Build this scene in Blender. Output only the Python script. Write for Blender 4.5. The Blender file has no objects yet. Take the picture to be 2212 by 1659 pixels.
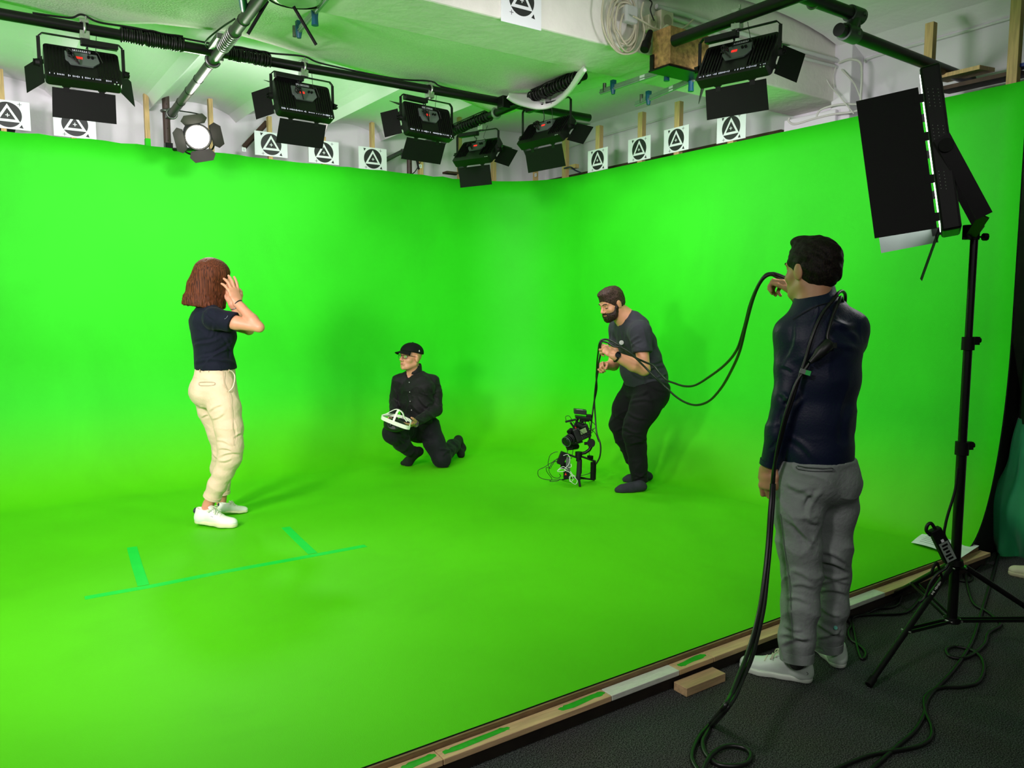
import bpy, math, random
import numpy as np
from mathutils import Vector
random.seed(7); np.random.seed(7)
pi = math.pi
# ---------------------------------------------------------------- camera model (2212x1659 frame)
FP = 1690.0; CXP, CYP = 1106.0, 829.5
PIT = math.atan(171/FP); YAW = math.radians(34.7); CH = 1.45
FW = np.array([math.sin(YAW)*math.cos(PIT), math.cos(YAW)*math.cos(PIT), -math.sin(PIT)])
RT = np.array([math.cos(YAW), -math.sin(YAW), 0.0]); UPV = np.cross(RT, FW)
HF = np.array([math.sin(YAW), math.cos(YAW), 0.0]); ZZ = np.array([0, 0, 1.0])
CAMP = np.array([0, 0, CH])
def ray(x, y): return FW + RT*(x-CXP)/FP + UPV*(CYP-y)/FP
def onz(x, y, z=0.0): r = ray(x, y); return CAMP + r*(z-CH)/r[2]
def onx(x, y, X): r = ray(x, y); return CAMP + r*X/r[0]
def ony(x, y, Y): r = ray(x, y); return CAMP + r*Y/r[1]
def PD(x, y, D): r = ray(x, y); return CAMP + r*D/(r@HF)
def V3(*a): return np.array(a, float)
def nrm(v): v = np.asarray(v, float); return v/(np.linalg.norm(v)+1e-12)
def loc2w(r, a, z=0.0): return RT*r + HF*a + ZZ*z
# ---------------------------------------------------------------- materials
def lin(c):
    return tuple(((v/255)/12.92 if v/255 <= .04045 else ((v/255+.055)/1.055)**2.4) for v in c)
MATS = {}
def mat(name, rgb, rough=.6, metal=0.0, var=.12, vscale=8.0, bump=0.0, bscale=60.0, spec=.5, emit=None, estr=0.0,
        sheen=0.0, trans=0.0, stretch=None, linear=False, sub=0.0, alpha=1.0):
    if name in MATS: return MATS[name]
    m = bpy.data.materials.new(name); m.use_nodes = True
    nt = m.node_tree; b = nt.nodes['Principled BSDF']
    c = rgb if linear else lin(rgb)
    b.inputs['Roughness'].default_value = rough; b.inputs['Metallic'].default_value = metal
    b.inputs['Specular IOR Level'].default_value = spec
    b.inputs['Base Color'].default_value = (*c, 1)
    tc = nt.nodes.new('ShaderNodeTexCoord'); mp = nt.nodes.new('ShaderNodeMapping')
    nt.links.new(tc.outputs['Object'], mp.inputs['Vector'])
    if stretch: mp.inputs['Scale'].default_value = stretch
    if var > 0:
        n = nt.nodes.new('ShaderNodeTexNoise'); n.inputs['Scale'].default_value = vscale; n.inputs['Detail'].default_value = 5
        nt.links.new(mp.outputs['Vector'], n.inputs['Vector'])
        r = nt.nodes.new('ShaderNodeValToRGB')
        r.color_ramp.elements[0].position = .3; r.color_ramp.elements[1].position = .7
        r.color_ramp.elements[0].color = (*[v*(1-var) for v in c], 1)
        r.color_ramp.elements[1].color = (*[min(1, v*(1+var)) for v in c], 1)
        nt.links.new(n.outputs['Fac'], r.inputs['Fac']); nt.links.new(r.outputs['Color'], b.inputs['Base Color'])
    if bump > 0:
        n2 = nt.nodes.new('ShaderNodeTexNoise'); n2.inputs['Scale'].default_value = bscale; n2.inputs['Detail'].default_value = 6
        nt.links.new(mp.outputs['Vector'], n2.inputs['Vector'])
        bp = nt.nodes.new('ShaderNodeBump'); bp.inputs['Strength'].default_value = bump; bp.inputs['Distance'].default_value = .01
        nt.links.new(n2.outputs['Fac'], bp.inputs['Height']); nt.links.new(bp.outputs['Normal'], b.inputs['Normal'])
    if emit is not None:
        b.inputs['Emission Color'].default_value = (*lin(emit), 1); b.inputs['Emission Strength'].default_value = estr
    if sheen: b.inputs['Sheen Weight'].default_value = sheen
    if trans: b.inputs['Transmission Weight'].default_value = trans
    if sub:
        b.inputs['Subsurface Weight'].default_value = sub; b.inputs['Subsurface Radius'].default_value = (.02, .008, .004)
        b.inputs['Subsurface Scale'].default_value = .5
    if alpha < 1: b.inputs['Alpha'].default_value = alpha
    MATS[name] = m
    return m
# ---------------------------------------------------------------- mesh builder
class MB:
    def __init__(s): s.v = []; s.f = []; s.m = []; s.sm = []
    def add(s, vs, fs, m=0, smooth=False):
        o = len(s.v); s.v += [tuple(map(float, p)) for p in vs]
        for f in fs: s.f.append(tuple(i+o for i in f)); s.m.append(m); s.sm.append(smooth)
        return s
    def box(s, c, size, ax=None, m=0):
        c = np.asarray(c, float); ax = np.eye(3) if ax is None else np.array(ax, float)
        h = np.asarray(size, float)/2; vs = []
        for i in (-1, 1):
            for j in (-1, 1):
                for k in (-1, 1): vs.append(c+ax[0]*i*h[0]+ax[1]*j*h[1]+ax[2]*k*h[2])
        return s.add(vs, [(0,1,3,2),(4,6,7,5),(0,4,5,1),(2,3,7,6),(0,2,6,4),(1,5,7,3)], m)
    def bar(s, a, b, w, d, up=(0,0,1), m=0):
        a = np.asarray(a, float); b = np.asarray(b, float); x = b-a; L = np.linalg.norm(x); x = x/L
        y = np.cross(up, x)
        if np.linalg.norm(y) < 1e-4: y = np.cross((0,1,0), x)
        y = nrm(y); z = np.cross(x, y)
        return s.box((a+b)/2, (L, w, d), (x, y, z), m)
    def tube(s, pts, r, seg=10, m=0, closed=False, caps=True):
        P = [np.asarray(p, float) for p in pts]; n = len(P)
        rs = r if hasattr(r, '__len__') else [r]*n
        T = []
        for i in range(n):
            if closed: t = P[(i+1)%n]-P[i-1]
            else: t = P[min(i+1, n-1)]-P[max(i-1, 0)]
            T.append(nrm(t))
        u = np.cross(T[0], (0,0,1.0))
        if np.linalg.norm(u) < .05: u = np.cross(T[0], (1.0,0,0))
        u = nrm(u); vs = []
        for i in range(n):
            u = nrm(u - T[i]*(u@T[i])); w = np.cross(T[i], u)
            for k in range(seg):
                a = 2*pi*k/seg; vs.append(P[i]+(u*math.cos(a)+w*math.sin(a))*rs[i])
        fs = []
        for i in range(n if closed else n-1):
            j = (i+1) % n
            for k in range(seg):
                l = (k+1) % seg; fs.append((i*seg+k, i*seg+l, j*seg+l, j*seg+k))
        s.add(vs, fs, m, True)
        if caps and not closed:
            s.add(vs[:seg], [tuple(range(seg))[::-1]], m); s.add(vs[-seg:], [tuple(range(seg))], m)
        return s
    def cyl(s, a, b, r, r2=None, seg=20, m=0):
        return s.tube([a, b], [r, r if r2 is None else r2], seg, m)
    def prism(s, poly, o, ux, uy, un, t, m=0, mside=None):
        o = np.asarray(o, float); n = len(poly)
        lo = [o+ux*p[0]+uy*p[1] for p in poly]; hi = [p+un*t for p in lo]
        s.add(lo+hi, [tuple(range(n))[::-1], tuple(range(n, 2*n))], m)
        s.add(lo+hi, [(i, (i+1)%n, n+(i+1)%n, n+i) for i in range(n)], m if mside is None else mside)
        return s
    def ring(s, c, ax, R, r, seg=24, rs=8, m=0, a0=0, a1=2*pi):
        ax = nrm(ax); u = np.cross(ax, (0,0,1.0))
        if np.linalg.norm(u) < .05: u = np.cross(ax, (1.0,0,0))
        u = nrm(u); w = np.cross(ax, u); full = abs(a1-a0-2*pi) < 1e-6
        N = seg if full else seg+1
        pts = [np.asarray(c)+(u*math.cos(a0+(a1-a0)*i/seg)+w*math.sin(a0+(a1-a0)*i/seg))*R for i in range(N)]
        return s.tube(pts, r, rs, m, closed=full)
    def sphere(s, c, r, m=0, seg=16, ax=None):
        c = np.asarray(c, float); r = np.asarray(r if hasattr(r, '__len__') else (r, r, r), float); ax = np.eye(3) if ax is None else np.array(ax)
        vs = []; fs = []; R = seg//2
        for i in range(R+1):
            t = pi*i/R
            for k in range(seg):
                a = 2*pi*k/seg; q = (math.sin(t)*math.cos(a)*r[0], math.sin(t)*math.sin(a)*r[1], math.cos(t)*r[2])
                vs.append(c+ax[0]*q[0]+ax[1]*q[1]+ax[2]*q[2])
        for i in range(R):
            for k in range(seg):
                l = (k+1)%seg; fs.append((i*seg+k, (i+1)*seg+k, (i+1)*seg+l, i*seg+l))
        return s.add(vs, fs, m, True)
COL = bpy.context.scene.collection
ORG = {}
def link(name, me, mats, parent, loc):
    o = bpy.data.objects.new(name, me); COL.objects.link(o)
    for m in (mats if isinstance(mats, (list, tuple)) else [mats]): me.materials.append(m)
    if parent is not None: o.parent = parent; ORG[o.name] = ORG[parent.name]
    else: o.location = tuple(loc); ORG[o.name] = np.array(loc, float)
    return o
def obj(name, mb, mats, parent=None, bevel=0.0, label=None, loc=None):
    """mesh data are given in world coordinates; stored relative to the thing's origin"""
    if parent is not None: org = ORG[parent.name]
    else:
        if loc is None:
            a = np.array(mb.v); loc = (a.min(0)+a.max(0))/2; loc[2] = a[:, 2].min()
        org = np.asarray(loc, float)
    me = bpy.data.meshes.new(name)
    me.from_pydata([tuple(np.array(p)-org) for p in mb.v], [], mb.f)
    me.polygons.foreach_set('material_index', mb.m); me.polygons.foreach_set('use_smooth', mb.sm)
    me.validate(); me.update()
    o = link(name, me, mats, parent, org)
    if bevel:
        b = o.modifiers.new('bevel', 'BEVEL'); b.width = bevel; b.segments = 2; b.limit_method = 'ANGLE'; b.angle_limit = .7
    if label: o['label'] = label
    return o
def tag(o, label=None, cat=None, group=None, kind=None):
    if label: o['label'] = label
    if cat: o['category'] = cat
    if group: o['group'] = group
    if kind: o['kind'] = kind
    return o
def thing(name, label, cat, loc, group=None):
    o = bpy.data.objects.new(name, None); COL.objects.link(o); o.location = tuple(map(float, loc)); o.empty_display_size = .05
    ORG[o.name] = np.array(loc, float)
    return tag(o, label, cat, group)
def spline(P, n=8, closed=False):
    P = [np.asarray(p, float) for p in P]; out = []; N = len(P)
    for i in range(N if closed else N-1):
        if closed: p0, p1, p2, p3 = P[i-1], P[i], P[(i+1)%N], P[(i+2)%N]
        else: p0, p1, p2, p3 = P[max(i-1, 0)], P[i], P[i+1], P[min(i+2, N-1)]
        for k in range(n):
            t = k/n
            out.append(.5*((2*p1)+(-p0+p2)*t+(2*p0-5*p1+4*p2-p3)*t*t+(-p0+3*p1-3*p2+p3)*t**3))
    if not closed: out.append(P[-1])
    return out
def cable(name, pts, r, m, parent=None, n=8, seg=8, label=None, cat='cable', group=None, closed=False):
    o = obj(name, MB().tube(spline(pts, n, closed), r, seg, closed=closed), m, parent)
    if parent is None: tag(o, label, cat, group)
    return o
# ---------------------------------------------------------------- signed-distance modelling of bodies and cloth
class Prim:
    pass
def pcone(a, b, ra, rb, cut=None, k=None):
    p = Prim(); p.a = np.asarray(a, float); p.b = np.asarray(b, float); R = max(ra, rb)
    p.lo = np.minimum(p.a, p.b)-R; p.hi = np.maximum(p.a, p.b)+R; ab = p.b-p.a; L2 = ab@ab+1e-9
    def f(X, Y, Z):
        x = X-p.a[0]; y = Y-p.a[1]; z = Z-p.a[2]
        t = np.clip((x*ab[0]+y*ab[1]+z*ab[2])/L2, 0, 1)
        d = np.sqrt((x-t*ab[0])**2+(y-t*ab[1])**2+(z-t*ab[2])**2)-(ra+(rb-ra)*t)
        return d
    p.f = f; p.k = k; return cutp(p, cut)
def pell(c, r, ax=None, cut=None, k=None):
    p = Prim(); c = np.asarray(c, float); r = np.asarray(r, float); ax = np.eye(3) if ax is None else np.array(ax, float)
    ext = np.sqrt(((ax.T*r)**2).sum(1)); p.lo = c-ext; p.hi = c+ext
    def f(X, Y, Z):
        x = X-c[0]; y = Y-c[1]; z = Z-c[2]
        q = [(x*a[0]+y*a[1]+z*a[2]) for a in ax]
        k0 = np.sqrt(sum((q[i]/r[i])**2 for i in range(3))); k1 = np.sqrt(sum((q[i]/r[i]**2)**2 for i in range(3)))+1e-6
        return k0*(k0-1)/k1
    p.f = f; p.k = k; return cutp(p, cut)
def plof(a, b, wa, da, wb, db, side, cut=None, k=None):
    """elliptical tapered segment: half widths w along side, d across it"""
    p = Prim(); a = np.asarray(a, float); b = np.asarray(b, float); ax = nrm(b-a); L = np.linalg.norm(b-a)
    s = nrm(np.asarray(side)-ax*(np.asarray(side)@ax)); fr = np.cross(ax, s); R = max(wa, da, wb, db)
    p.lo = np.minimum(a, b)-R; p.hi = np.maximum(a, b)+R
    def f(X, Y, Z):
        x = X-a[0]; y = Y-a[1]; z = Z-a[2]
        t = x*ax[0]+y*ax[1]+z*ax[2]; tc = np.clip(t, 0, L); o = t-tc; tt = tc/L
        w = wa+(wb-wa)*tt; d = da+(db-da)*tt; mn = np.minimum(w, d)
        S = x*s[0]+y*s[1]+z*s[2]; F = x*fr[0]+y*fr[1]+z*fr[2]
        k0 = np.sqrt((S/w)**2+(F/d)**2+(o/mn)**2); k1 = np.sqrt((S/w**2)**2+(F/d**2)**2+(o/mn**2)**2)+1e-6
        return k0*(k0-1)/k1
    p.f = f; p.k = k; return cutp(p, cut)
def cutp(p, cut):
    if cut is None: return p
    g = p.f; o, n = np.asarray(cut[0], float), nrm(cut[1])
    p.f = lambda X, Y, Z: np.maximum(g(X, Y, Z), (X-o[0])*n[0]+(Y-o[1])*n[1]+(Z-o[2])*n[2])
    return p
def grow(p, e):
    q = Prim(); q.lo = p.lo-max(e, 0); q.hi = p.hi+max(e, 0); q.k = p.k; q.f = lambda X, Y, Z: p.f(X, Y, Z)-e; return q
def chain(pts, k=None, cutend=False, cutstart=False, side=None):
    """pts: (xyz, r) or (xyz, w, d) tuples"""
    out = []
    for i in range(len(pts)-1):
        A, B = pts[i], pts[i+1]; cut = None
        if cutend and i == len(pts)-2: cut = (B[0], np.asarray(B[0])-np.asarray(A[0]))
        if cutstart and i == 0: cut = (A[0], np.asarray(A[0])-np.asarray(B[0]))
        if cutend and i < len(pts)-2 and i >= len(pts)-3: cut = (pts[-1][0], np.asarray(pts[-1][0])-np.asarray(pts[-2][0]))
        if len(A) == 2: out.append(pcone(A[0], B[0], A[1], B[1], cut, k))
        else: out.append(plof(A[0], B[0], A[1], A[2], B[1], B[2], side, cut, k))
    return out
def axis_coords(lo, hi, h, fine):
    xs = [lo]
    while xs[-1] < hi:
        x = xs[-1]; st = h
        for (a, b, hf_) in fine:
            if a <= x <= b: st = min(st, hf_)
            elif x < a: st = min(st, max(a-x, hf_))
        xs.append(x+st)
    return np.array(xs, dtype=np.float32)
def sdf_mesh(prims, h=.006, k=.02, subs=(), cuts=(), fine=(), pad=.015, disp=None, smooth=1):
    """union of prims (smooth k); subs are subtracted (prim, k); cuts: half-spaces kept where (p-o).n<0; fine: (centre, halfsize, h)"""
    lo = np.min([p.lo for p in prims], 0)-pad; hi = np.max([p.hi for p in prims], 0)+pad
    ax = [axis_coords(lo[i], hi[i], h, [(c[i]-s_, c[i]+s_, hh) for c, s_, hh in fine]) for i in range(3)]
    F = np.full([len(a) for a in ax], 1.0, dtype=np.float32)
    def sl(p, e):
        return tuple(slice(max(0, np.searchsorted(ax[i], p.lo[i]-e)-1), np.searchsorted(ax[i], p.hi[i]+e)+1) for i in range(3))
    def G(s): return ax[0][s[0]][:, None, None], ax[1][s[1]][None, :, None], ax[2][s[2]][None, None, :]
    for p in prims:
        kk = p.k if p.k is not None else k
        s = sl(p, kk+.02); a = F[s]; b = p.f(*G(s)).astype(np.float32)
        if kk > 0:
            hh = np.maximum(kk-np.abs(a-b), 0)/kk; F[s] = np.minimum(a, b)-hh*hh*kk*.25
        else: F[s] = np.minimum(a, b)
    for p, kk in subs:
        s = sl(p, kk+.01); a = F[s]; b = -p.f(*G(s)).astype(np.float32)
        hh = np.maximum(kk-np.abs(a-b), 0)/max(kk, 1e-6); F[s] = np.maximum(a, b)+hh*hh*kk*.25
    for o, n in cuts:
        n = nrm(n); X, Y, Z = G((slice(None),)*3)
        F = np.maximum(F, (X-o[0])*n[0]+(Y-o[1])*n[1]+(Z-o[2])*n[2])
    I = F < 0
    n1 = [d-1 for d in F.shape]
    def c8(A, i, j, k_): return A[i:i+n1[0], j:j+n1[1], k_:k_+n1[2]]
    offs = [(i, j, k_) for i in (0, 1) for j in (0, 1) for k_ in (0, 1)]
    cnt = sum(c8(I, *o).astype(np.int8) for o in offs)
    act = (cnt > 0) & (cnt < 8)
    ii, jj, kk_ = np.nonzero(act)
    idx = np.full(n1, -1, np.int32); idx[ii, jj, kk_] = np.arange(len(ii))
    vals = np.stack([F[ii+o[0], jj+o[1], kk_+o[2]] for o in offs], 1)
    pos = np.stack([np.stack([ax[0][ii+o[0]], ax[1][jj+o[1]], ax[2][kk_+o[2]]], 1) for o in offs], 1)
    acc = np.zeros((len(ii), 3)); num = np.zeros(len(ii))
    for a in range(8):
        for b in range(a+1, 8):
            if sum(abs(offs[a][q]-offs[b][q]) for q in range(3)) != 1: continue
            va, vb = vals[:, a], vals[:, b]; c = (va < 0) != (vb < 0)
            t = np.where(c, va/(va-vb+1e-12), 0)[:, None]
            acc += np.where(c[:, None], pos[:, a]+(pos[:, b]-pos[:, a])*t, 0); num += c
    vt = acc/num[:, None]
    faces = []
    for axn in range(3):
        o1 = [0, 0, 0]; o1[axn] = 1
        sA = [slice(0, d) for d in F.shape]; sB = list(sA)
        sA[axn] = slice(0, F.shape[axn]-1); sB[axn] = slice(1, F.shape[axn])
        A, B = I[tuple(sA)], I[tuple(sB)]; e = np.nonzero(A != B); inA = A[e]
        u, w = (axn+1) % 3, (axn+2) % 3
        ok = (e[u] > 0) & (e[w] > 0) & (e[u] < n1[u]) & (e[w] < n1[w]); e = [q[ok] for q in e]; inA = inA[ok]
        def g(du, dw):
            q = [x.copy() for x in e]; q[u] -= du; q[w] -= dw; return idx[q[0], q[1], q[2]]
        f = np.stack([g(1, 1), g(0, 1), g(0, 0), g(1, 0)], 1)
        f = np.where(inA[:, None], f, f[:, ::-1]); faces.append(f)
    fc = np.concatenate(faces); fc = fc[(fc >= 0).all(1)]
    for _ in range(smooth):       # light Laplacian smoothing
        sm = np.zeros_like(vt); c = np.zeros(len(vt))
        for a, b in ((0, 1), (1, 2), (2, 3), (3, 0)):
            np.add.at(sm, fc[:, a], vt[fc[:, b]]); np.add.at(c, fc[:, a], 1)
            np.add.at(sm, fc[:, b], vt[fc[:, a]]); np.add.at(c, fc[:, b], 1)
        vt = vt*.5+sm/np.maximum(c, 1)[:, None]*.5
    if disp is not None:
        fn = np.cross(vt[fc[:, 2]]-vt[fc[:, 0]], vt[fc[:, 3]]-vt[fc[:, 1]]); vn = np.zeros_like(vt)
        for a in range(4): np.add.at(vn, fc[:, a], fn)
        vn /= np.linalg.norm(vn, axis=1)[:, None]+1e-12
        vt = vt+vn*disp(vt, vn)[:, None]
    return vt, fc
def sobj(name, prims, mats, parent, label=None, mid=None, **kw):
    vt, fc = sdf_mesh(prims, **kw); vt0 = vt
    me = bpy.data.meshes.new(name); vt = vt-ORG[parent.name]
    me.vertices.add(len(vt)); me.vertices.foreach_set('co', vt.astype(np.float32).ravel())
    me.loops.add(len(fc)*4); me.loops.foreach_set('vertex_index', fc.astype(np.int32).ravel())
    me.polygons.add(len(fc)); me.polygons.foreach_set('loop_start', np.arange(0, len(fc)*4, 4, dtype=np.int32))
    me.polygons.foreach_set('use_smooth', np.ones(len(fc), bool))
    if mid is not None:
        cen = vt[fc].mean(1)+ORG[parent.name]; me.polygons.foreach_set('material_index', mid(cen).astype(np.int32))
    me.update(calc_edges=True); me.validate()
    o = link(name, me, mats, parent, None); VT[o.name] = vt0
    if label: o['label'] = label
    return o
_rs = np.random.RandomState(3)
def make_noise(freq, n=7, seed=0, aniso=(1, 1, 1)):
    r = np.random.RandomState(seed); K = r.normal(size=(n, 3))*freq*np.array(aniso); ph = r.uniform(0, 6.28, n); K2 = r.normal(size=(n, 3))*freq*.5; 
    def f(P):
        s = 0
        for i in range(n): s = s+np.sin(P@K[i]+ph[i]+1.3*np.sin(P@K2[i]+ph[-i-1]))
        return s/n**.5
    return f
VT = {}
def project(P):
    q = P-CAMP; w = q@FW; return CXP+FP*(q@RT)/w, CYP-FP*(q@UPV)/w, w
def folds(lines, noise=None, amp=.002, crease=.0, cfreq=26, seed=50, aniso=(1, 1, 1)):
    """creases laid on the cloth (segments given as seen in the reference photo), plus soft lumps"""
    cn = make_noise(cfreq, n=6, seed=seed, aniso=aniso)
    def d(P, N):
        o = np.zeros(len(P)); X, Y, W = project(P); vd = (CAMP-P); vd = vd/np.linalg.norm(vd, axis=1)[:, None]; fc = np.clip((N*vd).sum(1)*2.5, 0, 1)
        for (a, b), w, am in lines:
            a = np.array(a, float); b = np.array(b, float); ab = b-a; L = np.linalg.norm(ab)+1e-9; ab = ab/L
            t = (X-a[0])*ab[0]+(Y-a[1])*ab[1]; q = (-(X-a[0])*ab[1]+(Y-a[1])*ab[0])*W/FP
            q = q+.18*L*W/FP*np.sin(np.clip(t/L, 0, 1)*pi)*(.5 if (a[0]+a[1]) % 2 < 1 else -.5)
            e = np.clip(np.minimum(t/L+.12, 1.12-t/L)/.3, 0, 1)
            o += fc*e*am*(np.exp(-(q/w)**2)-.75*np.exp(-((q-1.5*w)/w)**2))
        if noise is not None: o += amp*noise(P)
        if crease: o += crease*((1-np.clip(np.abs(cn(P))*1.4, 0, 1))**2)
        return o
    return d
def fold_seg(a, b, D=0, w=.012, amp=.006): return ((a, b), w*.8, amp*1.15)
def snap(o, x, y, off=.002, rad=7):
    """point of a cloth mesh facing the camera under an image position"""
    P = VT[o.name]; X, Y, W = project(P); m = (X-x)**2+(Y-y)**2 < rad**2
    if not m.any(): m = (X-x)**2+(Y-y)**2 < (4*rad)**2
    i = np.where(m)[0]; w = W[i].min(); r = ray(x, y); p = CAMP+r*w; return p-nrm(r)*off
# head / hand / shoe primitives in local frames ---------------------------------------------
class Fr:
    def __init__(s, o, r, f, u=None, sc=1.0):
        s.o = np.asarray(o, float); s.f = nrm(f); r = np.asarray(r, float); s.r = nrm(r-s.f*(r@s.f)); s.u = np.cross(s.r, s.f); s.s = sc
    def p(s, x, y, z): return s.o+(s.r*x+s.f*y+s.u*z)*s.s
    def ax(s): return [s.r, s.f, s.u]
def head_frame(o, f, tilt=0.0, sc=1.0):
    """f: horizontal facing, tilt up positive (rad)"""
    f = nrm(f); r = np.cross(f, ZZ); ff = f*math.cos(tilt)+ZZ*math.sin(tilt); return Fr(o, r, ff, sc=sc)
def head_prims(F, neck=None, nr=.055):
    S = F.s; E = lambda c, r, k=.02: pell(F.p(*c), np.array(r)*S, F.ax(), k=k*S)
    Cn = lambda a, b, ra, rb, k=.012: pcone(F.p(*a), F.p(*b), ra*S, rb*S, k=k*S)
    P = [E((0,-.014,.03), (.076,.098,.086)), E((0,.028,-.03), (.062,.066,.082)), E((0,.04,-.076), (.05,.046,.034)), Cn((0,.072,-.098), (0,.078,-.1), .018, .017, .02)]
    for s in (-1, 1):
        P += [Cn((s*.055,-.01,-.055), (s*.03,.06,-.092), .016, .016, .02), E((s*.043,.055,-.028), (.022,.024,.02)),
              Cn((s*.012,.09,.024), (s*.045,.074,.024), .009, .008, .014),
              pell(F.p(s*.08,-.008,-.008), np.array((.009,.02,.032))*S, F.ax(), k=.006), E((s*.0125,.1,-.034), (.009,.011,.008), .006)]
    for s in (-1, 1):
        P += [Cn((s*.02,.083,.0105), (s*.044,.0745,.0085), .0048, .0045, .004), Cn((s*.02,.081,-.0095), (s*.043,.074,-.0085), .004, .004, .004)]
    P += [Cn((0,.09,.012), (0,.112,-.026), .0075, .0125, .01), Cn((-.019,.09,-.06), (.019,.09,-.06), .008, .008, .008), Cn((-.016,.089,-.071), (.016,.089,-.071), .0085, .0085, .006)]
    if neck is not None: P.append(pcone(F.p(0,-.02,-.05), neck, nr*S, nr*1.1*S, k=.03))
    return P
def head_subs(F):
    return [(pell(F.p(s*.032,.1,.002), np.array((.017,.018,.010))*F.s, F.ax()), .010) for s in (-1, 1)]
def face_parts(F, par, iris=(60,45,35), brow=(45,32,25), closed=False):
    eye = mat('eyeball white', (176,166,158), .25, var=.02); ir = mat('eye iris %d' % iris[0], iris, .2, var=.1)
    S = F.s
    for s in (-1, 1):
        c = F.p(s*.031,.0735,.001)
        if closed:
            obj('eyelashes', MB().tube(spline([F.p(s*.018,.084,-.0035), F.p(s*.031,.0865,-.0075), F.p(s*.044,.077,-.004)], 5), .0022*S, 6), mat('dark lashes', (30,20,18), .8), par)
            obj('eyelid', MB().sphere(c, (.0135*S, .0125*S, .0125*S)), closed, par)
        else:
          e = obj('eye', MB().sphere(c, .0118*S), eye, par)
          obj('iris', MB().sphere(F.p(s*.031,.0788,-.001),   .0078*S), ir, e)
        b = MB().tube(spline([F.p(s*.014,.0965,.024), F.p(s*.03,.094,.030), F.p(s*.05,.079,.026)], 6), [.0035*S]*13, 8)
        obj('eyebrow', b, mat('eyebrow hair %d' % brow[0], brow, .9, var=.2, vscale=300), par)
    lp = mat('lip skin', (168,96,86), .45, var=.05)
    b = MB().tube(spline([F.p(-.022,.092,-.0625), F.p(-.009,.099,-.0645), F.p(0,.1,-.0655), F.p(.009,.099,-.0645), F.p(.022,.092,-.0625)], 4), [.002*S]+[.0045*S]*15+[.002*S], 8)
    obj('lips', b, lp, par)
def hand_prims(o, fd, dorsal, side=1, curl=(.3,.3,.3,.3), thumb=(.5,.4), sc=1.0, spread=.06, thumb_in=0.3, curls=None):
    """fd finger direction, dorsal = back-of-hand normal, side=+1 thumb on the +x (fd x dorsal) side"""
    fd = nrm(fd); dz = np.asarray(dorsal, float); dz = nrm(dz-fd*(dz@fd)); x = np.cross(fd, dz)*side
    L = lambda a, b, c: o+(x*a+fd*b+dz*c)*sc
    S = sc; P = [plof(L(0,-.01,0), L(0,.045,0), .027*S, .02*S, .038*S, .0155*S, x, k=.012), plof(L(0,.045,0), L(.001,.083,0), .038*S, .0155*S, .041*S, .0125*S, x, k=.012)]
    base = [(.031,.086), (.0105,.091), (-.0105,.088), (-.0305,.079)]; ln = [1, 1.1, 1.03, .82]
    for i in range(4):
        cl = curls[i] if curls else (curl[i], curl[i]*1.2, curl[i]*.7)
        sp = (1.5-i)*spread; d0 = nrm(fd*math.cos(sp)+x*math.sin(sp)); p = L(base[i][0], base[i][1]-.008, 0); a = 0; r = (.0102, .0096, .0088, .0074)
        for j, l in enumerate((.046, .028, .022)):
            a += cl[j]; q = p+(d0*math.cos(a)-dz*math.sin(a))*l*ln[i]*S
            P.append(pcone(p, q, r[j]*S*(.9 if i == 3 else 1), r[j+1]*S*(.9 if i == 3 else 1), k=.0035 if j else .006)); p = q
    t0 = L(.024,.018,-.004); a = thumb[0]; d = nrm(fd*math.cos(a)+x*math.sin(a)-dz*thumb_in)
    t1 = t0+d*.042*S; a2 = a-thumb[1]; d2 = nrm(fd*math.cos(a2)+x*math.sin(a2)-dz*thumb_in*1.5); t2 = t1+d2*.032*S; d3 = nrm(d2*1.0-x*.25-dz*.1); t3 = t2+d3*.024*S
    P += [pcone(t0, t1, .017*S, .0125*S, k=.012), pcone(t1, t2, .0115*S, .010*S, k=.004), pcone(t2, t3, .010*S, .008*S, k=.003)]
    return P
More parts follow.
